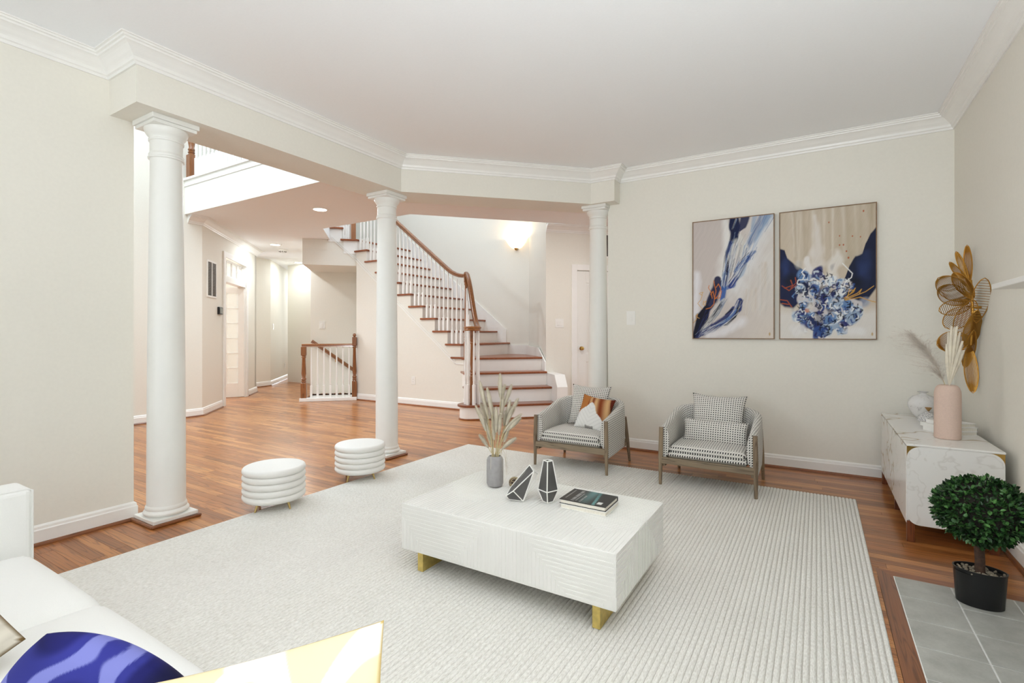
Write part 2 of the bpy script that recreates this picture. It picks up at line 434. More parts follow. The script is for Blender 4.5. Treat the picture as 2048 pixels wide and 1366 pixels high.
# ---- dropped beam on the columns
bf = [(XL, 1.265), (-3.18, 1.265), (-3.18, 3.305), (-1.895, 4.59), (-1.655, 4.59), (-1.655, YR)]
bb = [(-1.655, 4.96), (-2.048, 4.96), (-3.55, 3.458), (-3.55, 1.386), (XL, 1.386)]
BZ = 2.39
struct(MB().prism(bf + bb, BZ, H).build('trim_beam', 'wall_paint'), 'dropped ceiling beam carried by the three columns')
per = [(XL, YF)] + bf + [(XR, YR), (XR, YF)]
struct(molding('trim_1', per, crown_prof(H), 'trim_paint', 1))
struct(molding('baseboard_left', [(XL, YF), (XL, 1.386), (XL - .15, 1.386)], base_prof(), 'trim_paint', 1))
struct(molding('trim_2', [(XL, YF), (XL, 1.372)], shoe_prof(), 'shoe_wood', 1))
struct(molding('baseboard_back', [(-1.775, YR + .12), (-1.775, YR), (XR, YR), (XR, 2.9)], base_prof(), 'trim_paint', 1))
struct(molding('trim_3', [(-1.79, YR), (XR, YR)], shoe_prof(), 'shoe_wood_x', 1))
struct(molding('trim_4', [(XR, YR - .02), (XR, 2.9)], shoe_prof(), 'shoe_wood', 1))

# ---- foyer / hall shell
UZ = 5.5
wall('wall_foyer', (-7.15, YF), (-7.15, 3.614), 0, UZ, .15)
pB0, pB1 = (-7.15, 3.614), AB(10.42, -2.5)
A1 = AB(7.611, -2.5)
# wall B runs along b=-2.5 from a=7.6 to a=10.42; opening for the double doors a 8.55..9.72
wall('wall_study', AB(7.611, -2.5), AB(10.42, -2.5), 0, H, .12, holes=((.939, 2.109, 0, 2.36),))
wall('wall_study_return', AB(10.42, -2.5), AB(10.42, -3.3), 0, H, .1)
wall('wall_hall_return', (-9.86, 5.75), (-10.0, 6.45), 0, H, .1)
wall('wall_hall', (-10.0, 6.45), AB(16.5, -2.51), 0, H, .1, holes=((2.62, 3.42, 0, 2.0),))
wall('wall_hall_end', AB(16.5, -3.2), AB(16.5, -1.0), 0, H, .1)
wall('wall_stairwell', AB(9.9, -1.45), AB(9.9, 0.6), -1.5, H, .12)
wall('wall_hall_inner', AB(16.5, -1.45), AB(10.03, -1.45), 0, H, .12)
wall('wall_foyer_front', (-3.67, YF), (-7.15, YF), 0, UZ, .15, holes=((.5, 3.0, .7, 5.1),))
struct(MB().box(XL - .15, XL, YF, 1.386, H + .36, UZ).box(-3.67, -3.55, 1.386, 3.6, H, UZ).build('wall_foyer_upper', 'wall_paint'))
# low ceiling over the hall and beside the stairs
lowc = MB()
lowc.prism([(-14, 3.42), (-3.55, 3.42), (-3.55, 3.458), (-2.02, 4.985), (-1.0, 4.985), (-1.0, 8.9), (-3.22, 6.42), (-4.60, 4.95), (-6.36, 4.95), AB(8.887, -1.0), AB(8.887, -1.43), (-11.6, 9.61), (-11.6, 12), (-14, 12)], H, H + .36)
struct(lowc.build('ceiling_hall', 'ceiling_paint'))
struct(MB().prism([(-14, 3.3), (XL - .1, 3.3), (-1, 9.5), (-1, 12), (-14, 12)], UZ, UZ + .1).box(-7.3, XL - .1, YF - .2, 3.3, UZ, UZ + .1).build('ceiling_upper', 'ceiling_paint'))
# fascia of the upper landing
fa = MB().box(-7.15, -3.56, 3.395, 3.42, H - .002, H + .44); struct(fa.build('trim_5', 'trim_paint'))
struct(MB().box(-7.15, -3.56, 3.375, 3.46, H + .44, H + .47).box(-7.15, -3.56, 3.385, 3.40, H + .36, H + .385).build('trim_6', 'trim_paint'))
# upper storey walls seen through the openings
wall('wall_upper_left', (-7.15, 3.42), (-11, 7.3), H + .36, UZ, .1)
# crown, baseboards of the hall
struct(molding('trim_7', [(-7.15, 3.43), (-7.15, 3.614), AB(10.42, -2.5), AB(10.42, -2.9)], crown_prof(H), 'trim_paint', 1))
struct(molding('baseboard_foyer', [(-7.15, YF), (-7.15, 3.614), AB(8.42, -2.5)], base_prof(), 'trim_paint', 1))
struct(molding('trim_8', [(-7.15, YF), (-7.15, 3.614), AB(8.42, -2.5)], shoe_prof(), 'shoe_wood', 1))
struct(molding('baseboard_study', [AB(9.86, -2.5), AB(10.42, -2.5), AB(10.42, -2.9)], base_prof(), 'trim_paint', 1))
struct(molding('trim_9', [AB(9.86, -2.5), AB(10.42, -2.5), AB(10.42, -2.9)], shoe_prof(), 'shoe_wood', 1))
struct(molding('baseboard_hall', [(-9.86, 5.75), (-10.0, 6.45), AB(13.72, -2.51)], base_prof(), 'trim_paint', 1))
struct(molding('trim_10', [(-9.86, 5.75), (-10.0, 6.45), AB(13.72, -2.51)], shoe_prof(), 'shoe_wood', 1))
# study room behind the double doors, spare room behind the hall door
wall('wall_study_far', (-12.6, 6.4), (-12.6, 1.2), 0, H, .1); wall('wall_study_side', (-12.6, 1.3), (-7.3, 1.3), 0, H, .1)
struct(MB().prism([(-12.6, 1.3), (-7.3, 1.3), (-7.3, 3.42), (-12.6, 3.42)], H, H + .1).build('ceiling_study', 'ceiling_paint'))
wall('wall_bedroom', AB(13.6, -3.2), AB(16.5, -3.2), 0, H, .1)

# door casings
def casing_along(name, pfun, s0, s1, ztop, wdt=.085, th=.022, extra=None):
    """flat casing around an opening s0..s1 on a line; pfun(s, off) -> plan point"""
    m = MB()
    def bar(sa, sb, za, zb):
        m.prism([pfun(sa, 0), pfun(sb, 0), pfun(sb, th), pfun(sa, th)], za, zb)
    bar(s0 - wdt, s0, 0, ztop + wdt); bar(s1, s1 + wdt, 0, ztop + wdt); bar(s0, s1, ztop, ztop + wdt)
    if extra:
        for e in extra: bar(*e)
    return struct(m.build(name, 'trim_paint', bevel=.004))
fB = lambda s, o: AB(s, -2.5 + o)
casing_along('trim_11', fB, 8.55, 9.72, 2.30)
struct(MB().prism([fB(8.55, 0), fB(9.72, 0), fB(9.72, -.12), fB(8.55, -.12)], 1.93, 2.02).prism([fB(8.55, -.14), fB(8.57, -.14), fB(8.57, 0), fB(8.55, 0)], 0, 2.3).prism([fB(9.70, -.14), fB(9.72, -.14), fB(9.72, 0), fB(9.70, 0)], 0, 2.3).build('trim_12', 'trim_paint'))
fD = lambda s, o: AB(s, -2.51 + o)
casing_along('trim_13', fD, 14.25, 15.05, 2.0)
# transom window above the double doors
tw = struct(MB().prism([fB(8.57, -.05), fB(9.70, -.05), fB(9.70, -.09), fB(8.57, -.09)], 2.02, 2.05).prism([fB(8.57, -.05), fB(9.70, -.05), fB(9.70, -.09), fB(8.57, -.09)], 2.275, 2.30).build('window_1', 'trim_paint'), 'transom window over the double glass doors')
for k in range(5):
    s = 8.57 + 1.13 * k / 4
    MB().prism([fB(s - .012, -.05), fB(s + .012, -.05), fB(s + .012, -.09), fB(s - .012, -.09)], 2.05, 2.275).build('muntin', 'trim_paint', tw)
for k in range(4):
    s = 8.57 + 1.13 * k / 4
    MB().prism([fB(s + .012, -.068), fB(s + 1.13 / 4 - .012, -.068), fB(s + 1.13 / 4 - .012, -.074), fB(s + .012, -.074)], 2.05, 2.275).build('pane', 'pane_glass', tw)

# glazed door leaf standing open into the study
def glazed_leaf(name, hinge, dirv, wdt=.56, hgt=1.92):
    root = thing(name, 'white glazed door leaf with small panes standing open into the side room', 'door', (hinge[0], hinge[1], 0.008))
    root.rotation_euler = (0, 0, math.atan2(dirv[1], dirv[0])); root['kind'] = 'structure'; root.name = 'door_2'
    st = .095; T = .02
    MB().box(0, st, -T, T, 0, hgt).build('stile', 'door_paint', root, bevel=.003)
    MB().box(wdt - st, wdt, -T, T, 0, hgt).build('stile', 'door_paint', root, bevel=.003)
    MB().box(st, wdt - st, -T, T, 0, .24).build('rail', 'door_paint', root); MB().box(st, wdt - st, -T, T, hgt - .11, hgt).build('rail', 'door_paint', root)
    z0, z1 = .24, hgt - .11; nr = 6; cw = (wdt - 2 * st) / 2
    for k in range(1, nr):
        z = z0 + (z1 - z0) * k / nr; MB().box(st, wdt - st, -.012, .012, z - .011, z + .011).build('muntin', 'door_paint', root)
    MB().box(st + cw - .011, st + cw + .011, -.012, .012, z0, z1).build('muntin', 'door_paint', root)
    for k in range(nr):
        for c in range(2):
            za = z0 + (z1 - z0) * k / nr; zb = z0 + (z1 - z0) * (k + 1) / nr
            MB().box(st + c * cw, st + (c + 1) * cw, -.003, .003, za, zb).build('pane', 'pane_glass', root)
    for z in (.22, 1.0, 1.72):
        MB().lathe([(.009, -.05), (.009, .05)], (-.008, -.024, z), 8).build('hinge', 'brass', root, smooth=True)
    return root
glazed_leaf('door_2', fB(9.70, -.02), (-S2 + .10, -S2 - .02))

# panelled door behind the third column: door wall a = 6.937, running along b
DA = 6.937
fDoor = lambda s, o: AB(DA - o, s)
wall('wall_door', AB(DA, 2.185), AB(DA, 4.6), 0, H, .12, holes=((.475, 1.285, 0, 2.05),))
casing_along('trim_14', fDoor, 2.66, 3.47, 2.05)
struct(molding('trim_15', [AB(DA, 2.185), AB(DA, 4.4)], crown_prof(H), 'trim_paint', 1))
struct(molding('baseboard_door', [AB(DA, 2.42), AB(DA, 2.575)], base_prof(), 'trim_paint', 1))
d1 = thing('door_1', 'white panelled door with brass knob behind the column at the art wall', 'door', (0, 0, 0)); d1['kind'] = 'structure'
def dslab(s0, s1, o0, o1, z0, z1, name, mat='door_paint', par=d1, bev=.003):
    return MB().prism([fDoor(s0, o0), fDoor(s1, o0), fDoor(s1, o1), fDoor(s0, o1)], z0, z1).build(name, mat, par, bevel=bev)
dslab(2.667, 3.463, -.05, -.02, .01, 2.04, 'slab')
dslab(2.667, 2.81, -.02, -.008, .01, 2.04, 'stile'); dslab(3.32, 3.463, -.02, -.008, .01, 2.04, 'stile'); dslab(3.02, 3.11, -.02, -.008, .01, 2.04, 'stile')
for z0, z1 in ((.01, .22), (.70, .82), (1.87, 2.04)): dslab(2.81, 3.32, -.02, -.0085, z0, z1, 'rail')
for sA, sB in ((2.84, 2.99), (3.14, 3.29)):
    for z0, z1 in ((.25, .67), (.85, 1.84)): dslab(sA, sB, -.02, -.012, z0, z1, 'panel', bev=.008)
kp = fDoor(2.735, .035)
kn = MB(); q0 = Vector((*fDoor(2.735, -.01), .90)); q1 = Vector((*fDoor(2.735, .02), .90))
kn.tube([q0, q0.lerp(q1, .1), q0.lerp(q1, .11), q0.lerp(q1, .6), q0.lerp(q1, .75), q1.lerp(q0, -.4), q1.lerp(q0, -.9), q1.lerp(q0, -1.1)], [.03, .03, .010, .010, .022, .028, .022, .006], 14)
kn.build('knob', 'brass', d1, smooth=True)

# ---- oak strip planks: the 300 that show largest are objects, the others one joined part
RUG = (-2.99, 0.222, -0.15, 4.05)
def proj(x, y, z=0.0):
    th = math.radians(31.4); d = -math.sin(th) * x + math.cos(th) * y; l = math.cos(th) * x + math.sin(th) * y
    if d < .3: return None
    return (1024 + 1000 * l / d, 667 - 1000 * (z - CAMZ) / d, d)
PW = .057
plist = []
rp = random.Random(3)
for j in range(int(-0.6 / PW), int(10.2 / PW)):
    y0 = j * PW; x = -13.4 - rp.random()
    xe = XR - .01 if y0 > 2.885 - PW else .238
    while x < xe:
        L = rp.choice((.45, .6, .75, .9, 1.1, 1.3)) * (0.85 + .3 * rp.random())
        x1 = min(x + L, xe)
        yq = y0 + PW / 2; hl, hr = max(yq - 14.0, -2.022 - yq), yq - 12.545   # cellar stair opening
        if hl < hr:
            if x < hl < x1: x1 = hl
            elif hl <= x < hr: x = hr; continue
        if xe - x1 < .15: x1 = xe
        xc = (x + x1) / 2; yc = y0 + PW / 2
        a_, b_ = S2 * (yc - xc), S2 * (yc + xc)
        ok = a_ < 17
        p0 = proj(x, yc); p1 = proj(x1, yc); pc = proj(xc, yc)
        vis = any(p and -60 < p[0] < 2110 and p[1] < 1420 for p in (p0, p1, pc))
        hid = RUG[0] + .1 < x and x1 < RUG[1] - .02 and RUG[2] < y0 < RUG[3] - .1
        if ok and vis and not hid and x1 - x > .04:
            # part of the plank not under the rug
            vx0, vx1 = x, x1
            if RUG[2] < yc < RUG[3]:
                if x < RUG[0] < x1: vx1 = RUG[0]
                elif x < RUG[1] < x1: vx0 = RUG[1]
            pm = proj((vx0 + vx1) / 2, yc)
            area_px = 0
            if pm and 0 < pm[0] < 2048 and pm[1] < 1366:
                q0 = proj(vx0, yc) or pm; q1 = proj(vx1, yc) or pm
                lo = max(0, min(q0[0], q1[0])); hi = min(2048, max(q0[0], q1[0]))
                area_px = max(0, hi - lo) * PW * 1000 * CAMZ / pm[2] ** 2
                # hidden behind walls / sofa
                if yc > YR or xc < -7.15 or (yc < 1.3 and xc < -3.52) or (xc < -7.15): area_px *= .05
            plist.append((area_px, x, x1, y0))
        x = x1
plist.sort(key=lambda t: -t[0])
pm_ = MB().box(0, 1, .0006, PW - .0006, -.006, 0)
pme = None
G = .0007
for k, (ar, x0, x1, y0) in enumerate(plist[:300]):
    if pme is None:
        o = pm_.build('plank', 'oak_plank', fl); pme = o.data
    else:
        o = bpy.data.objects.new('plank', pme); COL.objects.link(o); o.parent = fl
    o.location = (x0 + G, y0, 0); o.scale = (x1 - x0 - 2 * G, 1, 1)
rest = MB()
for (ar, x0, x1, y0) in plist[300:]:
    rest.cur = rp.random(); rest.box(x0 + G, x1 - G, y0 + .0006, y0 + PW - .0006, -.006, 0)
ro = rest.build('plank_field', 'oak_plank_joined', fl, tone=True, recalc=False); ro['kind'] = 'stuff'; ro['label'] = 'smaller oak strips of the floor farther away'

# ---- hearth: oak border and grey tiles
hearth = thing('hearth', 'grey tiled hearth with oak border beside the rug', 'hearth', (0.3, 2.2, 0))
def kid(o, par):
    o.parent = par; o.matrix_parent_inverse = Matrix.Translation(-Vector(par.location)); return o
kid(MB().prism([(.2385, 2.945), (.2385, 1.0), (.299, 1.0), (.299, 2.885)], -.006, .0012).build('border', 'oak_border'), hearth)
kid(MB().prism([(.2385, 2.945), (.299, 2.885), (XR - .02, 2.885), (XR - .02, 2.945)], -.006, .0012).build('border', 'shoe_wood_x'), hearth)
kid(MB().box(.299, XR - .02, 1.0, 2.885, -.006, .0015).build('grout_bed', 'grout'), hearth)
for ix in range(3):
    for iy in range(10):
        x0 = .303 + ix * .201; y1 = 2.881 - iy * .201; x1 = min(x0 + .195, XR - .02)
        kid(MB().box(x0, x1, y1 - .195, y1, -.004, .0045).build('tile', 'hearth_tile', bevel=.002), hearth)

# ================================================================= COLUMNS
def column(label, c, rz=0.0, ztop=BZ):
    root = thing('column', label, 'column', (c[0], c[1], 0), rz, 'white round columns')
    MB().box(-.137, .137, -.137, .137, 0, .018).build('shoe_moulding', 'shoe_wood', root, bevel=.008)
    MB().box(-.122, .122, -.122, .122, .018, .04).build('plinth', 'column_paint', root, bevel=.003)
    pr = [(.118, .0406)] + [(.106 + .012 * math.sin(PI * k / 8), .041 + .034 * k / 8) for k in range(9)] + [(.106, .078), (.108, .082), (.106, .092), (.102, .10)]
    MB().lathe([(.0, .0406)] + pr + [(0, .10)], n=40).build('base_moulding', 'column_paint', root, smooth=True)
    sh = [(0, .10), (.101, .10)]
    for k in range(0, 13):
        t = k / 12; r = .100 - .004 * t - .014 * t * t; sh.append((r, .104 + (ztop - .24 - .104) * t))
    zt = ztop - .24
    sh += [(.086, zt + .01), (.093, zt + .014), (.094, zt + .022), (.088, zt + .028), (.088, zt + .034), (.091, zt + .038), (.087, zt + .046), (.084, zt + .05), (0, zt + .05)]
    MB().lathe(sh, n=44).build('shaft', 'column_paint', root, smooth=True)
    cp = [(0, zt + .05), (.084, zt + .05), (.084, zt + .115), (.090, zt + .118), (.091, zt + .128), (.086, zt + .132), (.088, zt + .142), (.098, zt + .152), (.108, zt + .168), (.113, zt + .184), (.113, zt + .192), (0, zt + .192)]
    MB().lathe(cp, n=44).build('capital', 'column_paint', root, smooth=True)
    ab = MB().box(-.118, .118, -.118, .118, zt + .192, zt + .212).box(-.128, .128, -.128, .128, zt + .212, ztop)
    ab.build('abacus', 'column_paint', root, bevel=.003)
    return root
column('white round column nearest the sofa, beside the left wall end', (-3.365, 1.495))
column('white round column in the middle, at the bend of the beam', (-3.365, 3.312))
column('white round column by the art wall, behind the left armchair', (-1.884, 4.752))

# ================================================================= STAIRCASE
r = .194; YS = 5.86; YB = 7.2
stairs = thing('staircase', 'turned oak staircase with white risers rising behind the columns', 'staircase', (-5.0, 6.4, 0))
X5 = -4.43; GO = .245
nA = {1: 6.36, 2: 6.57, 3: 6.79, 4: 7.02}
BR = 2.16
def K(o): return kid(o, stairs)
def arcpts(c, rad, a0, a1, n=14): return [(c[0] + rad * math.cos(math.radians(a0 + (a1 - a0) * k / n)), c[1] + rad * math.sin(math.radians(a0 + (a1 - a0) * k / n))) for k in range(n + 1)]
# step 1 with bullnose end
c1 = AB(6.53, 1.02)
def step1(ov):
    rad = .145 + ov
    return [AB(6.385 - ov, BR), AB(6.385 - ov, 1.02)] + arcpts(c1, rad, -45, -225, 16)[1:] + [AB(6.675 + ov, 1.1), AB(6.9, 1.1), AB(6.9, BR)]
K(MB().prism(step1(0), 0, r - .028).build('riser', 'trim_paint', smooth=True)); K(MB().prism(step1(.03), r - .028, r).build('tread', 'oak_tread', bevel=.009, seg=3))
K(MB().prism(step1(.014), 0, .018).build('shoe_moulding', 'shoe_wood_x', bevel=.006))
for n in (2, 3):
    K(MB().prism([AB(nA[n] + .028, 1.0), AB(nA[n] + .028, BR), AB(nA[n] + .4, BR), AB(nA[n] + .4, 1.0)], (n - 1) * r - .03, n * r - .028).build('riser', 'trim_paint'))
    K(MB().prism([AB(nA[n], .965), AB(nA[n], BR), AB(nA[n] + .35, BR), AB(nA[n] + .35, .965)], n * r - .028, n * r).build('tread', 'oak_tread', bevel=.009, seg=3))
inC = (-4.36, YS)   # inner corner
def poly4(o): return [AB(nA[4] + .028 - o, 1.0 - .035 * (o > 0)), AB(nA[4] + .028 - o, BR), (-4.09, YB), (X5 - .2, YB), (X5 - .2, YS - (.03 if o else -.06)), (inC[0] - .02, YS - (.03 if o else -.06))]
K(MB().prism([AB(nA[4] + .03, 1.002), inC, (inC[0], YS + .05), AB(nA[4] + .1, 1.06)], 0, 4 * r - .029).build('stringer_panel', 'trim_paint'))
K(MB().prism(poly4(0), 0, 4 * r - .028).build('riser', 'trim_paint')); K(MB().prism(poly4(.028), 4 * r - .028, 4 * r).build('tread', 'oak_tread', bevel=.009, seg=3))
K(MB().prism([AB(6.6, 1.0), AB(6.6, BR - .01), AB(7.1, BR - .01), AB(7.1, 1.0)], 0, r * 1).build('filler', 'trim_paint'))
for n in range(5, 14):
    xn = X5 - GO * (n - 5); xe = xn - GO - .06
    K(MB().box(xe + .03, xn - .028, YS + .003, YB - .002, (n - 1) * r - .05, n * r - .0285).build('riser', 'trim_paint'))
    K(MB().box(xe, xn, YS - .032, YB, n * r - .028, n * r).build('tread', 'oak_tread', bevel=.009, seg=3))
# upper flight, turned along -b, face a = 8.87
UB = {14: -.58, 15: -.78, 16: -.98}
for n in (14, 15):
    be = UB[n + 1] - .05
    if n == 14:
        pl = [(X5 - GO * 9, YS - .03), (X5 - GO * 9, YB), AB(10.1, UB[15]), AB(8.84, UB[15] - .05), AB(8.84, -.60)]
        pr_ = [(X5 - GO * 9 - .028, YS + .01), (X5 - GO * 9 - .028, YB), AB(10.1, UB[15]), AB(8.885, UB[15]), AB(8.885, -.59)]
    else:
        pl = [AB(8.84, UB[n]), AB(10.1, UB[n]), AB(10.1, be), AB(8.84, be)]
        pr_ = [AB(8.885, UB[n] - .028), AB(10.1, UB[n] - .028), AB(10.1, be), AB(8.885, be)]
    K(MB().prism(pr_, (n - 1) * r - .05, n * r - .028).build('riser', 'trim_paint')); K(MB().prism(pl, n * r - .028, n * r).build('tread', 'oak_tread', bevel=.009, seg=3))
# white wall under the main flight: saw-tooth top
sw_ = MB().box(X5 - .031, inC[0], YS, YS + .05, 0, 4 * r - .029)
for n in range(5, 14):
    xn = X5 - GO * (n - 5) - .031; sw_.box(max(xn - GO, -6.70), xn, YS, YS + .05, 0, n * r - .028)
struct(sw_.build('wall_stair', 'wall_paint'))
struct(MB().box(-6.70, -6.60, YS + .05, YB, 0, 2.4).build('wall_stair_end', 'wall_paint'))
# skirt (stringer) band on the face, thin mouldings following the slope
sl = r / GO
def band(z_off0, z_off1, y, th):
    xa, xb = -6.70, X5 - .12
    zf = lambda x: 5 * r + (X5 - x) * sl
    return MB().extrude([(xb, y, zf(xb) - z_off0), (xa, y, zf(xa) - z_off0), (xa, y, zf(xa) - z_off1), (xb, y, zf(xb) - z_off1)], (0, th, 0))
K(band(.385, .40, YS - .008, .01).build('stringer_bead', 'trim_paint')); K(band(.345, .355, YS - .008, .01).build('stringer_bead', 'trim_paint'))
zb_ = 5 * r + .12 * sl
K(MB().box(X5 - .13, inC[0] + .0, YS - .008, YS + .002, zb_ - .40, zb_ - .385).build('stringer_bead', 'trim_paint'))
struct(molding('baseboard_stair', [(inC[0] + .01, YS), (-6.72, YS)], base_prof(), 'trim_paint', -1)); struct(molding('trim_16', [(inC[0] + .01, YS), (-6.72, YS)], shoe_prof(), 'shoe_wood_x', -1))
# bulkhead under the upper flight
struct(MB().prism([AB(8.892, -1.43), AB(8.892, -.5), AB(10.1, -.5), AB(10.1, -1.43)], 2.27, 13 * r - .03).prism([AB(8.892, -1.43), AB(8.892, -.76), AB(10.1, -.76), AB(10.1, -1.43)], 13 * r - .03, 14 * r - .03).prism([AB(8.889, -1.43), AB(8.889, -1.04), AB(10.1, -1.04), AB(10.1, -1.43)], 13 * r, H + .05).build('wall_bulkhead', 'wall_paint'))
ub = MB(); 
for oz in (.28, .315):
    p0 = Vector((*AB(8.878, -.62), 14 * r - oz)); p1 = Vector((*AB(8.878, -1.04), 16 * r - oz))
    ub.extrude([p0, p1, p1 + Vector((0, 0, -.012)), p0 + Vector((0, 0, -.012))], Vector((*AB(.012, 0), 0)))
K(ub.build('stringer_bead', 'trim_paint'))
# wall behind the stairs (carries the sconce) and return wall to the door wall
wall('wall_stair_back', (-10.5, YB), (-4.066, YB), 0, UZ, .12)
wall('wall_stair_return', (-4.066, YB), AB(DA, 2.185), 0, UZ, .12)
# skirt boards on those walls
zf = lambda x: 5 * r + (X5 - x) * sl
K(MB().extrude([(-4.5, YB - .02, zf(-4.5) + .16), (-6.9, YB - .02, zf(-6.9) + .16), (-6.9, YB - .02, zf(-6.9) - .3), (-4.5, YB - .02, zf(-4.5) - .3)], (0, .019, 0)).build('wall_skirt', 'trim_paint'))
K(MB().box(-4.5, -4.08, YB - .02, YB - .001, 4 * r, 4 * r + .15).build('wall_skirt', 'trim_paint'))
wr = lambda a_, z: Vector((*AB(a_, BR - .005), z))
K(MB().extrude([wr(7.93, 4 * r), wr(7.93, 4 * r + .15), wr(7.25, 4 * r + .13), wr(6.9, 3 * r + .13), wr(6.9, 0), wr(7.93, 0)], Vector((*AB(0, .02), 0))).build('wall_skirt', 'trim_paint'))
# white knee block at the right of the lowest steps
kb = lambda a_, z: Vector((*AB(a_, BR), z))
K(MB().extrude([kb(6.36, 0), kb(6.36, .40), kb(6.47, .56), kb(6.95, .56), kb(6.95, 0)], Vector((*AB(0, .15), 0))).build('knee_wall', 'trim_paint', bevel=.004))

# ---- stair railing
rail = thing('stair_railing', 'oak handrail with white balusters on the staircase', 'railing', (-5.0, 5.9, 0))
def KR(o): return kid(o, rail)
def baluster_mb(h, n=8, blk=.24, s=1.0, topblk=0.0):
    m = MB(); q = .0165 * s
    m.box(-q, q, -q, q, 0, blk)
    pr = [(.0, blk), (.016 * s, blk), (.011 * s, blk + .012), (.0155 * s, blk + .022), (.010 * s, blk + .034), (.0145 * s, blk + .05), (.0150 * s, blk + .10), (.0095 * s, h - .03), (.0085 * s, h), (0, h)]
    m.lathe(pr, n=n); return m
balcache = {}
def baluster(x, y, z, h, par, fix, rz=0.0, blk=.24, name='baluster'):
    key = (round(h, 3), round(blk, 2))
    if key not in balcache:
        o = baluster_mb(h, blk=blk).build(name, 'trim_paint', smooth=True); balcache[key] = o.data
    else:
        o = bpy.data.objects.new(name, balcache[key]); COL.objects.link(o)
    o.location = (x, y, z); o.rotation_euler = (0, 0, rz); fix(o); return o
def post(x, y, z0, z1, fix, w_=.085, finial=False, top=None, rz=0.0, turn=True, name='newel_post', mat='oak_post', blk=.22):
    q = w_ / 2; m = MB()
    if turn:
        b0 = z0 + blk; t0 = z1 - .14
        m.box(-q, q, -q, q, z0 - z0, blk)
        pr = [(0, blk), (q, blk), (q * .72, blk + .02), (q * 1.0, blk + .035), (q * .7, blk + .05), (q * .98, blk + .07), (q * .66, blk + .10), (q * .9, blk + .16), (q * .62, t0 - z0 - .05), (q * .9, t0 - z0 - .03), (q * .7, t0 - z0 - .015), (q * .9, t0 - z0), (0, t0 - z0)]
        m.lathe(pr, n=16); m.box(-q * .92, q * .92, -q * .92, q * .92, t0 - z0, z1 - z0)
    else: m.box(-q, q, -q, q, 0, z1 - z0)
    if finial: m.lathe([(0, z1 - z0), (q * .5, z1 - z0), (q * .5, z1 - z0 + .012), (q * .8, z1 - z0 + .03), (q * .6, z1 - z0 + .055), (0, z1 - z0 + .065)], n=14)
    o = m.build(name, mat, smooth=True); o.location = (x, y, z0); o.rotation_euler = (0, 0, rz); fix(o); return o
RH = .86
railz = lambda x: 5 * r + (X5 + .03 - x) * sl + RH
yb_ = YS + .035
for n in range(5, 14):
    xn = X5 - GO * (n - 5)
    for k in range(3):
        x = xn - .045 - GO * k / 3
        h = railz(x) - .03 - n * r
        baluster(x, yb_, n * r, h, None, KR, blk=.20 + .0)
for k in range(3):     # treads of the upper flight
    pass
# main handrail: down the flight, levelling at the tall newel
TN = (-4.315, 5.80)
def rail_sweep(name, path, wd=.03, ht=.028, mat='oak_rail'):
    m = MB(); P = [Vector(p) for p in path]; n = len(P)
    prof = [(-wd, -ht), (-wd * .8, -ht), (-wd * .55, -ht * .2), (-wd, ht * .2), (-wd * .85, ht * .75), (-wd * .4, ht), (wd * .4, ht), (wd * .85, ht * .75), (wd, ht * .2), (wd * .55, -ht * .2), (wd * .8, -ht), (wd, -ht)]
    k = len(prof)
    for i in range(n):
        t = (P[min(i + 1, n - 1)] - P[max(i - 1, 0)]); th = Vector((t.x, t.y, 0))
        if th.length < 1e-4: th = Vector((1, 0, 0))
        th.normalize(); t.normalize(); sd = Vector((th.y, -th.x, 0)); up = sd.cross(t).normalized()
        for (a_, b_) in prof: m.v.append(tuple(P[i] + sd * a_ + up * b_))
    for i in range(n - 1):
        for j in range(k): j2 = (j + 1) % k; m.face((i * k + j, i * k + j2, (i + 1) * k + j2, (i + 1) * k + j))
    m.face(list(range(k))); m.face([(n - 1) * k + j for j in range(k)][::-1])
    return m.build(name, mat, smooth=True, ang=50)
hp = [(-6.62, yb_, railz(-6.62))] + [(x, yb_, railz(x)) for x in (-6.2, -5.6, -5.2, -4.9, -4.75)]
hp += [(-4.66, yb_, railz(-4.66) + .006), (-4.57, yb_, railz(-4.6) + .01), (-4.49, yb_ - .005, railz(-4.6) - .015), (-4.41, yb_ - .02, railz(-4.6) - .025), (TN[0], TN[1], railz(-4.6) - .025)]
zN = railz(-4.6) - .025
KR(rail_sweep('handrail', hp))
post(TN[0], TN[1], 4 * r, zN + .035, KR, .062, turn=True, rz=PI / 4)
# lower easing: from the tall newel steeply down to the volute
VC = AB(6.50, 1.035); zV = r + .99
lp = []
for k in range(9):
    t = k / 8; e = t * t * (3 - 2 * t)
    lp.append((TN[0] + (VC[0] + .06 - TN[0]) * t, TN[1] + (VC[1] + .07 - TN[1]) * t, zN + .02 + (zV - zN - .02) * e))
KR(rail_sweep('handrail', lp))
KR(MB().lathe([(0, -.028), (.105, -.028), (.112, -.012), (.105, .0), (.115, .012), (.105, .028), (0, .03)], (VC[0], VC[1], zV), 28).build('volute', 'oak_rail', smooth=True))
post(VC[0], VC[1], r, zV - .02, KR, .062, turn=True, rz=PI / 4, blk=.36)
for ang in (-150, -95, -40, 20, 80, 150):
    baluster(VC[0] + .088 * math.cos(math.radians(ang)), VC[1] + .088 * math.sin(math.radians(ang)), r, zV - .03 - r, None, KR, blk=.26)
for n in (2, 3):
    for k in range(2):
        p = AB(nA[n] + .06 + .11 * k, 1.03); t = ((nA[n] + .06 + .11 * k) - 6.5) / .68
        e = min(1, max(0, t)); e = 1 - e; zz = zN + .02 + (zV - zN - .02) * (e * e * (3 - 2 * e))
        baluster(p[0], p[1], n * r, round(zz - .03 - n * r, 2), None, KR, blk=.24)
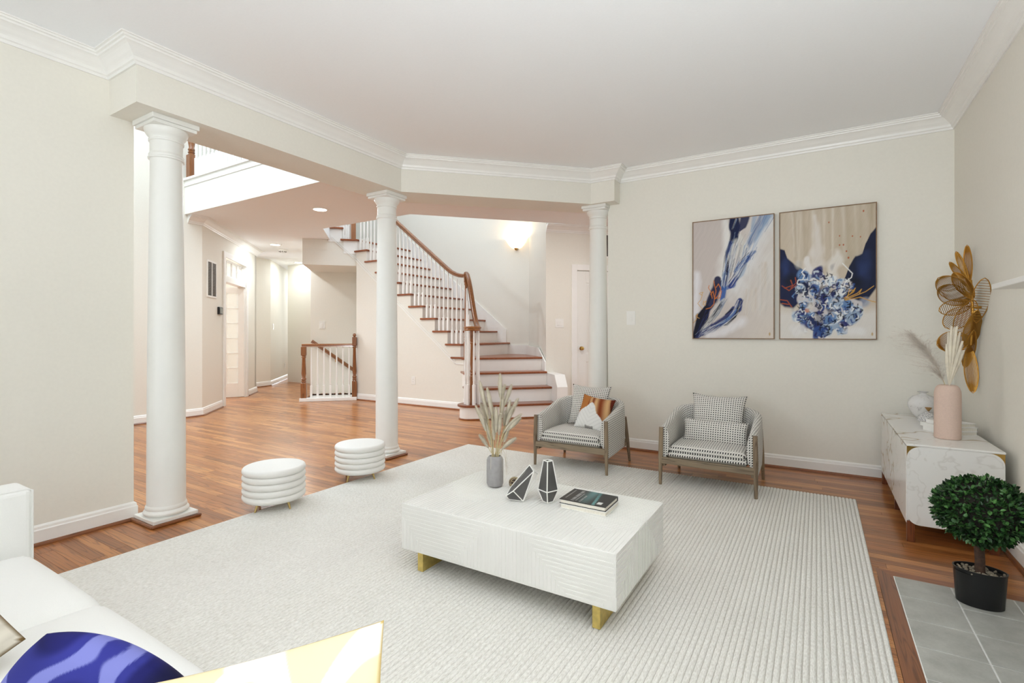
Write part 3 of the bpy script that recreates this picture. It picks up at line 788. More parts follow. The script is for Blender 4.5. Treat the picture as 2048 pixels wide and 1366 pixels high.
# upper flight: newel at the turn, balusters and rail going up
pt = AB(8.91, -.62); post(pt[0], pt[1], 14 * r, 14 * r + 1.3, KR, .075, turn=False, rz=PI / 4)
for k in range(3):
    p = AB(8.91, -.69 - .05 * k); baluster(p[0], p[1], 14 * r, 1.1, None, KR)
    p = AB(8.91, -.84 - .055 * k); baluster(p[0], p[1], 15 * r, 1.1, None, KR)
KR(rail_sweep('handrail', [(-6.62, yb_, railz(-6.62)), (*AB(8.91, -.62), railz(-6.62) + .15), (*AB(8.91, -1.1), 15 * r + 1.2)]))

# ---- guard rail round the cellar stairs
guard = thing('guard_railing', 'low oak guard rail with white balusters round the cellar stairs', 'railing', (*AB(8.8, -1.0), 0))
def KG(o): return kid(o, guard)
ga = 8.83
KG(MB().prism([AB(8.76, -1.46), AB(8.76, -.56), AB(8.9, -.56), AB(8.9, -1.46)], 0, .055).build('curb', 'trim_paint', bevel=.006))
gz = .055
KG(MB().prism([AB(9.25, -1.41), AB(9.25, -.5), AB(9.89, -.5), AB(9.89, -1.41)], -.3, -.03).build('cellar_skirt', 'trim_paint'))
post(*AB(ga, -1.40), gz, .90, KG, .085, rz=PI / 4, blk=.24)
post(*AB(ga, -.60), gz, 1.06, KG, .075, rz=PI / 4, blk=.26, finial=True)
KG(rail_sweep('handrail', [(*AB(ga, -1.43), .925), (*AB(ga, -.61), .925)], .03, .025))
for k in range(7):
    baluster(*AB(ga, -1.285 + .1 * k), gz, .925 - .025 - gz, None, KG, PI / 4, blk=.2)
# sloping wall rail of the cellar stairs
wrl = thing('wall_handrail', 'sloping oak wall rail seen behind the guard balusters', 'handrail', (*AB(9.8, -1.0), .6))
kid(rail_sweep('rail', [(*AB(9.82, -1.42), .98), (*AB(9.82, -.55), .34)], .022, .03), wrl)
kid(MB().tube([(*AB(9.9, -1.0), .60), (*AB(9.82, -1.0), .60), (*AB(9.82, -1.0), .65)], .012, 8).build('bracket', 'brass', smooth=True), wrl)

# ---- railing of the upper landing
land = thing('landing_railing', 'white balusters with oak newel along the upper landing', 'railing', (-5.4, 3.42, H + .47))
def KL(o): return kid(o, land)
lz = H + .47
post(-7.05, 3.43, lz, lz + 1.15, KL, .09, blk=.30)
x = -6.93
while x < -3.7:
    baluster(x, 3.43, lz, .93, None, KL, blk=.24); x += .098
KL(rail_sweep('handrail', [(-7.05, 3.43, lz + .95), (-3.6, 3.43, lz + .95)]))

# ================================================================= WALL FITTINGS
def plate(name, label, cat, o, ux, uz, nrm, w_, h_, kind):
    """wall plate at o; ux: unit along wall, nrm: out of wall"""
    root = thing(name, label, cat, o)
    ux = Vector(ux); nrm = Vector(nrm); up = Vector((0, 0, 1))
    def slab(u0, u1, z0, z1, d0, d1, nm, mat, bev=.0015):
        P = [ux * u0 + nrm * d0, ux * u1 + nrm * d0, ux * u1 + nrm * d1, ux * u0 + nrm * d1]
        return MB().prism([(p.x, p.y) for p in P], z0, z1).build(nm, mat, root, bevel=bev)
    slab(-w_ / 2, w_ / 2, -h_ / 2, h_ / 2, 0, .006, 'plate', 'plate_plastic')
    if kind.startswith('rocker'):
        k = int(kind[6:])
        for i in range(k):
            c = (i - (k - 1) / 2) * .046
            slab(c - .017, c + .017, -.034, .034, .005, .008, 'rocker_frame', 'plate_plastic', .0005); slab(c - .0145, c + .0145, -.031, .031, .007, .0115, 'rocker', 'plate_plastic')
    elif kind == 'outlet':
        for z in (.02, -.02):
            slab(-.016, .016, z - .014, z + .014, .005, .008, 'socket', 'plate_plastic')
            for u in (-.006, .006): slab(u - .001, u + .001, z - .004, z + .006, .0075, .0085, 'slot', 'grille_dark', 0)
    return root
plate('light_switch', 'single white rocker switch on the wall left of the paintings', 'switch', (-1.541, YR, 1.27), (1, 0, 0), None, (0, -1, 0), .085, .135, 'rocker1')
plate('light_switch', 'double white rocker switch on the wall beside the panelled door', 'switch', (*AB(DA, 2.39), 1.27), (S2, S2, 0), None, (S2, -S2, 0), .13, .125, 'rocker2')
plate('light_switch', 'white switch plate on the hall wall above the guard rail', 'switch', (*AB(9.9, -1.25), 1.28), (S2, S2, 0), None, (S2, -S2, 0), .10, .135, 'rocker1')
plate('light_switch', 'narrow white switch on the hall corner beyond the glass door', 'switch', (*AB(11.86, -2.51), 1.27), (-S2, S2, 0), None, (S2, S2, 0), .085, .13, 'rocker1')
plate('wall_outlet', 'white wall outlet low under the staircase', 'outlet', (-5.378, YS, .385), (1, 0, 0), None, (0, -1, 0), .078, .125, 'outlet')
plate('wall_outlet', 'white wall outlet low on the far hall wall', 'outlet', (*AB(13.1, -2.51), .34), (-S2, S2, 0), None, (S2, S2, 0), .078, .125, 'outlet')
def vent(label, o, ux, nrm, w_, h_, cols):
    root = thing('wall_vent', label, 'vent', o); ux = Vector(ux); nrm = Vector(nrm)
    def slab(u0, u1, z0, z1, d0, d1, nm, mat):
        P = [ux * u0 + nrm * d0, ux * u1 + nrm * d0, ux * u1 + nrm * d1, ux * u0 + nrm * d1]
        return MB().prism([(p.x, p.y) for p in P], z0, z1).build(nm, mat, root)
    slab(-w_ / 2, w_ / 2, -h_ / 2, h_ / 2, .001, .004, 'backing', 'grille_dark')
    for sg in (-1, 1):
        slab(sg * w_ / 2 - .012, sg * w_ / 2 + .012, -h_ / 2 - .012, h_ / 2 + .012, 0, .012, 'frame', 'trim_paint')
        slab(-w_ / 2, w_ / 2, sg * h_ / 2 - .012, sg * h_ / 2 + .012, 0, .012, 'frame', 'trim_paint')
    for c in range(1, cols): slab(-w_ / 2 + w_ * c / cols - .01, -w_ / 2 + w_ * c / cols + .01, -h_ / 2, h_ / 2, 0, .012, 'bar', 'trim_paint')
    n = 22
    for k in range(n):
        z = -h_ / 2 + .015 + (h_ - .03) * k / (n - 1); slab(-w_ / 2, w_ / 2, z - .005, z + .003, .004, .009, 'slat', 'grille_grey')
    return root
vent('tall grey return air grille on the foyer wall above the thermostat', (*AB(7.97, -2.5), 1.895), (-S2, S2, 0), (S2, S2, 0), .36, .50, 2)
vent('dark air grille high above the panelled door', (*AB(DA, 3.22), 2.43), (S2, S2, 0), (S2, -S2, 0), .26, .34, 1)
th_ = thing('thermostat', 'small dark-edged thermostat beside the glass door casing', 'thermostat', (*AB(8.30, -2.5), 1.46))
kid(MB().prism([AB(8.22, -2.5), AB(8.38, -2.5), AB(8.38, -2.47), AB(8.22, -2.47)], 1.405, 1.515).build('housing', 'black_plastic', bevel=.004), th_)
kid(MB().prism([AB(8.235, -2.47), AB(8.365, -2.47), AB(8.365, -2.466), AB(8.235, -2.466)], 1.42, 1.50).build('screen', 'glass_grey_screen'), th_)
# recessed ceiling lights
cans = [(-5.39, 4.15, 'recessed ceiling light nearest, left of the middle column'), (-8.2, 5.38, 'recessed ceiling light next to the smoke detector'), (-9.85, 7.02, 'recessed ceiling light third along the hall'), (-11.0, 8.2, 'recessed ceiling light farthest down the hall')]
for (x, y, lb), can_w in zip(cans, (26, 15, 9, 9)):
    c = thing('ceiling_light', lb, 'ceiling light', (x, y, H), 0, 'recessed lights in the hall ceiling')
    MB().lathe([(.082, -.001), (.10, -.001), (.10, -.006), (.082, -.010), (.080, -.002)], n=28, cap=False).build('trim_ring', 'trim_paint', c, smooth=True)
    MB().lathe([(0, -.004), (.081, -.004)], n=28, cap=False).build('lamp', 'lamp_disc', c)
    l = bpy.data.lights.new('ceiling_light_bulb', 'AREA'); l.shape = 'DISK'; l.size = .16; l.energy = can_w; l.color = (.84, .93, 1.0)
    lo = bpy.data.objects.new('ceiling_light_bulb', l); COL.objects.link(lo); lo.parent = c; lo.location = (0, 0, -.012)
sd = thing('smoke_detector', 'white smoke detector on the hall ceiling', 'smoke detector', (-8.58, 5.78, H))
MB().lathe([(0, -.045), (.05, -.045), (.068, -.036), (.072, -.012), (.08, -.010), (.08, 0)], n=28).build('housing', 'plate_plastic', sd, smooth=True)
for k in range(10):
    a_ = 2 * PI * k / 10; MB().box(-.011, .011, -.003, .003, -.009, .009).build('slot', 'grille_dark', sd).matrix_local = Matrix.Translation((.062 * math.cos(a_), .062 * math.sin(a_), -.040)) @ Matrix.Rotation(a_ + PI / 2, 4, 'Z')
# sconce
sc_ = thing('wall_sconce', 'lit alabaster bowl sconce on the wall over the stairs', 'wall lamp', (-4.297, YB - .09, 2.63))
bm_ = MB()
def bowl(u, v):
    a_ = PI * u; t = v; rr = .035 + .165 * (t ** .62) + (.02 * max(0, t - .88) / .12)
    return (-rr * math.cos(a_), .085 - rr * math.sin(a_) * .95, -.09 + .17 * t ** 1.25)
bm_.grid(bowl, 28, 14); bw = bm_.build('glass_bowl', 'sconce_glass', sc_, smooth=True)
sm = bw.modifiers.new('th', 'SOLIDIFY'); sm.thickness = .006
MB().lathe([(0, -.125), (.012, -.12), (.02, -.105), (.036, -.088), (0, -.085)], (0, .06, 0), 16).build('finial', 'brass', sc_, smooth=True)
MB().box(-.04, .04, .07, .089, -.09, .06).build('back_plate', 'brass', sc_, bevel=.006)
pl_ = bpy.data.lights.new('sconce_bulb', 'POINT'); pl_.energy = 7; pl_.color = (1, .78, .52); pl_.shadow_soft_size = .04
po_ = bpy.data.objects.new('sconce_bulb', pl_); COL.objects.link(po_); po_.parent = sc_; po_.location = (0, 0.02, .07)
# mantel shelf of the fireplace on the right wall
mt = thing('mantel_shelf', 'end of the white mantel shelf at the right edge', 'mantel', (XR, 3.0, 1.36))
my0, my1 = 1.0, 3.12
kid(MB().box(XR - .16, XR - .001, my0, my1, 1.322, 1.346).build('shelf', 'trim_paint', bevel=.003), mt)
kid(MB().box(XR - .10, XR - .001, my0, 2.60, 1.16, 1.322).build('frieze', 'trim_paint'), mt)
kid(molding('bed_moulding', [(XR - .001, my1 - .03), (XR - .03, my1 - .03), (XR - .03, my0)], [(0, 1.29), (.012, 1.29), (.02, 1.295), (.06, 1.315), (.08, 1.318), (.08, 1.322), (0, 1.322)], 'trim_paint', -1), mt)
for (ya, yb2) in ((2.42, 2.60), (1.02, 1.20)): kid(MB().box(XR - .09, XR - .001, ya, yb2, .005, 1.16).build('pilaster', 'trim_paint', bevel=.003), mt)
kid(MB().box(XR - .03, XR - .001, 2.20, 2.42, .005, 1.16).box(XR - .03, XR - .001, 1.20, 1.42, .005, 1.16).box(XR - .03, XR - .001, 1.42, 2.20, .80, 1.16).build('tile_surround', 'hearth_tile'), mt)
kid(MB().box(XR - .012, XR - .002, 1.42, 2.20, .005, .80).build('firebox', 'black_plastic'), mt)

# ================================================================= RUG
rz0 = .003; RT = .012
rm = MB(); nrib = 157; xs = []
pitch = (RUG[1] - RUG[0]) / nrib
prof = []
for k in range(nrib):
    x0 = RUG[0] + k * pitch
    prof += [(x0, RT - .0055), (x0 + pitch * .15, RT - .0012), (x0 + pitch * .35, RT), (x0 + pitch * .65, RT), (x0 + pitch * .85, RT - .0012)]
prof += [(RUG[1], RT - .0065)]
NYR = 40
for j in range(NYR + 1):
    y = RUG[2] + (RUG[3] - RUG[2]) * j / NYR
    for (x, z) in prof: rm.v.append((x, y, z))
W_ = len(prof)
for j in range(NYR):
    for i in range(W_ - 1): rm.face((j * W_ + i, j * W_ + i + 1, (j + 1) * W_ + i + 1, (j + 1) * W_ + i))
# skirt down to the floor all round
for (ia, ib, row) in ((0, W_ - 1, 0), (0, W_ - 1, NYR)):
    b0 = len(rm.v)
    for i in range(W_): rm.v.append((prof[i][0], RUG[2] if row == 0 else RUG[3], .001))
    for i in range(W_ - 1): rm.face((row * W_ + i, row * W_ + i + 1, b0 + i + 1, b0 + i))
for side in (0, W_ - 1):
    b0 = len(rm.v)
    for j in range(NYR + 1): rm.v.append((prof[side][0], RUG[2] + (RUG[3] - RUG[2]) * j / NYR, .001))
    for j in range(NYR): rm.face((j * W_ + side, (j + 1) * W_ + side, b0 + j + 1, b0 + j))
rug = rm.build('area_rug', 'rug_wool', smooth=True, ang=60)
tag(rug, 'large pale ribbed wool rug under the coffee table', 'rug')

# ================================================================= COFFEE TABLE
TX0, TX1, TY0, TY1, TZ0, TZ1 = -1.663, -.614, 1.725, 2.372, .117, .330
ct = thing('coffee_table', 'white block coffee table with carved stepped lines and gold slab legs', 'coffee table', ((TX0 + TX1) / 2, (TY0 + TY1) / 2, RT))
kid(MB().box(TX0 + .003, TX1 - .003, TY0 + .003, TY1 - .003, TZ0, TZ1 - .003).build('body', 'table_lacquer', bevel=.002), ct)
# carved ridges: concentric stepped (chevron / key) lines on top, front and right side
def ridges(w_, h_, per, ph=0.0, p=.0175, wd=.0085, e=.008):
    tri = lambda u: abs((((u + ph) / per) % 1.0) - .5) * 2 * per * .5 - (per * .5 - h_) * .5
    out = []; k = 0; u = e
    while u < w_ - e:
        v = min(h_ - e, max(e, tri(u)))
        if v > e + .006: out.append((u, u + wd, e, v))
        u += p
    v = e
    while v < h_ - e:
        on = None; u = e
        while u <= w_ - e:
            ins = tri(u) < v - .004
            if ins and on is None: on = u
            if (not ins or u + .006 > w_ - e) and on is not None:
                if u - on > .01: out.append((on, u, v, v + wd))
                on = None
            u += .006
        v += p
    return out
Wt = TX1 - TX0; Dt = TY1 - TY0; Ht = TZ1 - TZ0
m = MB()
for (u0, u1, v0, v1) in ridges(Wt, Ht, .70, .13): m.box(TX0 + u0, TX0 + u1, TY0 + .0012, TY0 + .004, TZ0 + v0, TZ0 + v1)
kid(m.build('front_carving', 'table_lacquer', recalc=False), ct)
m = MB()
for (u0, u1, v0, v1) in ridges(Dt, Ht, .70, .40): m.box(TX1 - .004, TX1 - .0012, TY0 + u0, TY0 + u1, TZ0 + v0, TZ0 + v1)
kid(m.build('side_carving', 'table_lacquer', recalc=False), ct)
m = MB()
for (u0, u1, v0, v1) in ridges(Wt, Dt, .70, .13): m.box(TX0 + u0, TX0 + u1, TY0 + v0, TY0 + v1, TZ1 - .004, TZ1 - .0018)
kid(m.build('top_carving', 'table_lacquer', recalc=False), ct)
for lx in (-1.594, -.724): kid(MB().box(lx, lx + .032, 1.765, TY1 - .04, RT, TZ0 + .001).build('leg', 'gold_leaf', bevel=.002), ct)
TT = TZ1 - .001

# ---- grey ribbed vase with dried bunny-tail grass
def upt(x, y, z):   # plan position of a pixel at height z
    th = math.radians(31.4); d = (CAMZ - z) * 1000 / (y - 667.); l = (x - 1024) / 1000 * d
    return (-math.sin(th) * d + math.cos(th) * l, math.cos(th) * d + math.sin(th) * l)
VX, VY = upt(990, 972, TT)
vs = thing('flower_vase', 'grey cylinder vase holding dried grass on the coffee table', 'vase', (VX, VY, TT))
R_ = .0425; HV = .157
vp = [(0, 0), (R_ - .014, 0), (R_ - .004, .006), (R_, .018), (R_ * 1.01, HV * .5), (R_, HV - .02), (R_ - .004, HV - .008), (R_ - .012, HV), (R_ - .016, HV), (R_ - .018, HV - .02), (R_ - .018, HV - .06), (0, HV - .06)]
MB().lathe(vp, n=48, wob=lambda a, k: 1 + (.012 * math.sin(a * 12) if 2 < k < 7 else 0)).build('body', 'vase_grey', vs, smooth=True)
rg = random.Random(11)
def fuzz(m, path, rmax, n, ln, rng, wid=.0009, lean=.6, prof=None):
    """many fine hair slivers around a curved axis"""
    P = [Vector(p) for p in path]
    for _ in range(n):
        t = rng.random(); k = t * (len(P) - 1); i = min(int(k), len(P) - 2); c = P[i].lerp(P[i + 1], k - i)
        d = (P[i + 1] - P[i]).normalized()
        u = d.orthogonal().normalized(); a = rng.random() * 2 * PI
        rad = u * math.cos(a) + d.cross(u) * math.sin(a)
        rr = rmax * (prof(t) if prof else math.sin(PI * min(1, .08 + .9 * t)) ** .6)
        s0 = c + rad * rr * .5; e0 = s0 + (rad * (1 - lean) + d * lean) * ln * (.6 + .8 * rng.random()) * (.35 + .65 * rr / rmax)
        sd = d.cross(rad) * wid
        b = m.pts([s0 - sd, s0 + sd, e0]); m.face((b, b + 1, b + 2))
def spindle(m, path, rmax, n=8):
    k = len(path); rads = [max(.0008, rmax * math.sin(PI * (.06 + .90 * i / (k - 1))) ** .7) for i in range(k)]
    m.tube(path, rads, n)
# pixel targets for plume tip and base (read off the photograph, then placed in depth round the vase)
plumes = [((1000, 748), (1001, 796)), ((1010, 770), (1004, 800)), ((1023, 770), (1008, 812)), ((1036, 797), (1016, 840)), ((1043, 828), (1006, 866)), ((1032, 876), (1004, 898)),
          ((959, 762), (972, 815)), ((974, 776), (984, 830)), ((951, 812), (972, 862)), ((961, 808), (976, 846)), ((959, 870), (977, 896)), ((992, 815), (992, 865)), ((1020, 801), (1012, 842)), ((1012, 822), (1008, 852)), ((985, 830), (988, 880)), ((1001, 828), (998, 870)), ((968, 838), (982, 880)), ((1041, 836), (1014, 862)), ((980, 800), (986, 850)), ((1006, 790), (1002, 838)), ((966, 790), (978, 838)), ((1018, 846), (1008, 884)), ((976, 858), (985, 894)), ((1028, 812), (1012, 850))]
th0 = math.radians(31.4); Fv = Vector((-math.sin(th0), math.cos(th0), 0)); Rv = Vector((math.cos(th0), math.sin(th0), 0))
d0 = VX * Fv.x + VY * Fv.y
def pix3(x, y, d): return Fv * d + Rv * ((x - 1024) / 1000 * d) + Vector((0, 0, CAMZ + (667 - y) / 1000 * d))
neck = Vector((VX, VY, TT + HV - .02))
stem_labels = {0: 'tallest dried bunny-tail stem standing upright in the grey vase', 4: 'dried grass stem leaning far right from the grey vase', 6: 'tall dried grass stem leaning left in the grey vase', 5: 'low dried grass stem drooping right over the grey vase', 10: 'low dried grass stem drooping left over the grey vase'}
for k, (tip, bs) in enumerate(plumes):
    dd = d0 + rg.uniform(-.06, .06)
    T = pix3(*tip, dd); Bp = pix3(*bs, d0 + (dd - d0) * .6)
    st = thing('dried_grass_stem', stem_labels.get(k, 'dried bunny-tail grass stem in the bunch in the grey vase'), 'dried grass', (VX, VY, TT + HV - .02), 0, 'dried grass stems in the grey vase')
    n0 = neck + Vector((rg.uniform(-.015, .015), rg.uniform(-.015, .015), -.03))
    mid = n0.lerp(Bp, .5) + Vector((0, 0, .012))
    path = [n0, mid, Bp, Bp.lerp(T, .3)]
    kid(MB().tube(path, .0014, 5).build('stem', 'plume_stem', smooth=True), st)
    bend = Vector((rg.uniform(-.004, .004), rg.uniform(-.004, .004), .004))
    ax = [Bp.lerp(T, t / 7) + bend * math.sin(PI * t / 7) for t in range(8)]
    pm = MB(); L = (T - Bp).length; rmx = .0165 if L > .09 else .014
    spindle(pm, ax, rmx * .6, 8); fuzz(pm, ax, rmx * 1.05, 1300, .019, rg, .00055, .6)
    kid(pm.build('plume', 'plume', recalc=False), st)
for k in range(9):   # fine hanging strands
    a = rg.uniform(0, 2 * PI); rr = rg.uniform(.03, .085); e0 = neck + Vector((math.cos(a) * rr, math.sin(a) * rr, -rg.uniform(.02, .10)))
    top = neck + Vector((math.cos(a) * rr * .5, math.sin(a) * rr * .5, rg.uniform(.05, .11)))
    st = tag(MB().tube([neck, neck.lerp(top, .6) , top, top.lerp(e0, .35) + Vector((math.cos(a) * .012, math.sin(a) * .012, .0)), e0], .0007, 4).build('dried_strand', 'plume', smooth=True), 'thin dried strand hanging over the rim of the grey vase', 'dried grass', 'fine strands over the grey vase')

# ---- two faceted lanterns with white edges and smoked glass
def frame_poly(root, V, E, Fc, fr_=.0028, glass=True):
    for fc in Fc:
        P = [Vector(V[i]) for i in fc]; c = sum(P, Vector()) / len(P)
        mm = MB(); mm.pts([c + (p - c) * .985 for p in P]); mm.face(range(len(P))); mm.build('glass_facet', 'smoked_glass', root, recalc=False)
    for (i, j) in E: MB().tube([V[i], V[j]], fr_, 6).build('edge_bar', 'ornament_white', root, smooth=True)
def lantern(label, loc, rz, tilt=None, hs=1.0):
    root = thing('geometric_vase', label, 'ornament', loc, rz)
    if tilt: root.rotation_euler = tilt
    rt, rm_, rb = .0165 * hs, .036 * hs, .018 * hs; z1, z2 = .045 * hs, .150 * hs
    V = []
    for (rr, z) in ((rb, .003), (rm_, z1), (rt, z2)):
        for k in range(4): V.append((rr * math.cos(PI / 2 * k), rr * math.sin(PI / 2 * k), z))
    E = []; Fc = []
    for k in range(4):
        j = (k + 1) % 4
        E += [(k, j), (4 + k, 4 + j), (8 + k, 8 + j), (k, 4 + k), (4 + k, 8 + k)]
        Fc += [(k, j, 4 + j, 4 + k), (4 + k, 4 + j, 8 + j, 8 + k)]
    frame_poly(root, V, E, [Fc[i] for i in range(len(Fc)) if i not in (0, 1)])
    return root
LX, LY = upt(1096, 1004, TT)
lantern('upright faceted lantern vase with white edges on the coffee table', (LX, LY, TT), math.radians(22), hs=1.30)
L2X, L2Y = upt(1034, 1000, TT)
ln2 = thing('geometric_vase', 'fallen faceted lantern vase with white edges leaning on the fibre ball', 'ornament', (L2X, L2Y, TT))
# lying prism described directly in its own axes (x right in view, y away, z up)
V2 = [tuple(c * 1.28 for c in p) for p in [(-.040, -.012, .020), (-.030, .000, .003), (.022, -.022, .003), (-.014, -.028, .042), (-.022, .030, .040), (.024, .040, .006),
      (.062, -.006, .108), (.048, .022, .124), (.076, .014, .094), (.060, .036, .108)]]
E2 = [(0, 1), (1, 2), (0, 3), (3, 2), (3, 6), (2, 8), (6, 7), (6, 8), (8, 9), (7, 9), (0, 4), (4, 7), (4, 5), (5, 9), (2, 5), (1, 5), (2, 6)]
F2 = [(0, 1, 2, 3), (3, 2, 6), (0, 3, 6, 7, 4), (4, 7, 9, 5), (1, 0, 4, 5)]
ln2.rotation_euler = (0, 0, th0)
frame_poly(ln2, V2, E2, F2, .0026)
BX, BY = upt(1029, 977, TT)
fb = thing('fibre_ball', 'small brown woven fibre ball behind the fallen lantern', 'ornament', (BX, BY, TT + .030))
MB().lathe([(0, -.024)] + [(.024 * math.sin(PI * k / 10), -.024 * math.cos(PI * k / 10)) for k in range(1, 10)] + [(0, .024)], n=16).build('core', 'soil', fb, smooth=True)
for k in range(34):
    ax = Vector((rg.gauss(0, 1), rg.gauss(0, 1), rg.gauss(0, 1))).normalized(); u = ax.orthogonal().normalized(); v = ax.cross(u); rr = .0275 + .0015 * rg.random()
    MB().tube([u * math.cos(2 * PI * i / 18) * rr + v * math.sin(2 * PI * i / 18) * rr for i in range(19)], .0011, 4, cap=False).build('fibre', 'fibre_ball' if k % 3 else 'plume_stem', fb, smooth=True)

# ---- two books
def book(name, label, corners, z0, h_, cover_mat, loc, painted=False):
    root = thing(name, label, 'book', (loc[0], loc[1], z0))
    C = [Vector((*c, 0)) - Vector((loc[0], loc[1], 0)) for c in corners]   # near-left, near-right, far-right, far-left
    ctr = sum(C, Vector()) / 4
    inn = [ctr + (c - ctr) * .965 for c in C]
    MB().prism([(c.x, c.y) for c in inn], .0025, h_ - .0025).build('pages', 'paper', root)
    MB().prism([(c.x, c.y) for c in C], 0, .0025).build('back_cover', cover_mat, root)
    nu, nv = 60, 40
    gm = MB()
    gm.grid(lambda u, v: (C[0].lerp(C[1], u)).lerp(C[3].lerp(C[2], u), v) + Vector((0, 0, h_ + .0002)), nu, nv)
    if painted:
        top = gm.build('front_cover', 'book_cover', root, recalc=False)
        at = top.data.color_attributes.new('paint', 'FLOAT_COLOR', 'POINT')
        cols = []
        for j in range(nv + 1):
            for i in range(nu + 1):
                u, v = i / nu, j / nv
                c = np.array([.012, .014, .014])
                g = math.exp(-((u - .50) ** 2) / .012) * (.25 + .75 * v); c = c + g * np.array([.10, .24, .24])
                if .70 < u + .10 * v < .76: c = c + np.array([.10, .30, .30]) * (.4 + .6 * (1 - v))
                for (ua, ub, va, vb) in ((.08, .10, .15, .92), (.135, .15, .1, .8), (.22, .285, .05, .95), (.33, .35, .08, .75), (.40, .445, .06, .6)):
                    if ua < u < ub and va < v < vb and (ub - ua < .03 or int(v * 26) % 3): c = np.array([.33, .34, .33])
                if .78 < u < .88 and .10 < v < .30: c = np.array([.75, .75, .72])
                cols += [c[0], c[1], c[2], 1.0]
        at.data.foreach_set('color', cols)
    else: gm.build('front_cover', cover_mat, root, recalc=False)
    MB().prism([(c.x, c.y) for c in C], h_ - .0025, h_).build('cover_board', cover_mat, root)
    e0 = [C[2], C[3], ctr + (C[3] - ctr) * .985, ctr + (C[2] - ctr) * .985]
    MB().prism([(c.x, c.y) for c in (C[3], C[2], C[2] * .985, C[3] * .985)], .0, h_).build('spine', cover_mat, root)
    return root
hb = .020
zt = TT + 2 * hb
def q(x, y, z): return upt(x, y, z)
near_l, near_r, far_r, far_l = q(1119, 997, zt), q(1211, 1015, zt), q(1236, 993, zt), q(1149, 977, zt)
cx_ = (sum(p[0] for p in (near_l, near_r, far_r, far_l)) / 4, sum(p[1] for p in (near_l, near_r, far_r, far_l)) / 4)
book('book', 'black covered book on top of the stack on the coffee table', (near_l, near_r, far_r, far_l), TT + hb, hb, 'book_black', cx_, True)
sh = Vector((.008, -.004, 0))
book('book', 'white covered book at the bottom of the stack on the coffee table', [(p[0] + .004, p[1] - .003) for p in (near_l, near_r, far_r, far_l)], TT, hb, 'book_white', (cx_[0] + .004, cx_[1] - .003))

# ================================================================= STOOLS
def stool(label, c):
    root = thing('round_ottoman', label, 'ottoman', (c[0], c[1], 0), 0, 'white ringed ottomans')
    Rr = .188; z0 = .068; hh = .0425
    for k in range(5):
        top = k == 4; zb = z0 + k * (hh - .0015)
        pr = [(0, zb), (Rr - .02, zb)]
        for i in range(0, 11):
            a = -PI / 2 + PI * i / 10; pr.append((Rr - .018 + .018 * math.cos(a), zb + hh / 2 + hh / 2 * math.sin(a)))
        if top: pr += [(Rr - .06, zb + hh + .004), (Rr - .12, zb + hh + .006)]
        pr += [(0, zb + hh + (.007 if top else 0))]
        MB().lathe(pr, n=48).build('cushion_ring' if not top else 'seat_cushion', 'white_leather', root, smooth=True, ang=60)
    for k in range(4):
        a = math.radians(31.4 + 45 + 90 * k + 20); rx_, ry_ = .118 * math.cos(a), .118 * math.sin(a); fx, fy = .142 * math.cos(a), .142 * math.sin(a)
        zf_ = RT - .002 if (RUG[0] < c[0] + fx < RUG[1]) else 0.0
        MB().tube([(rx_, ry_, .072), (rx_ * .6 + fx * .4, ry_ * .6 + fy * .4, .045), (fx, fy, zf_)], [.010, .008, .0055], 10).build('leg', 'leg_gold', root, smooth=True)
    return root
stool('white ringed ottoman nearer the sofa, left of the pair', (-2.985, 1.952))
stool('white ringed ottoman nearer the middle column, right of the pair', (-3.018, 2.690))

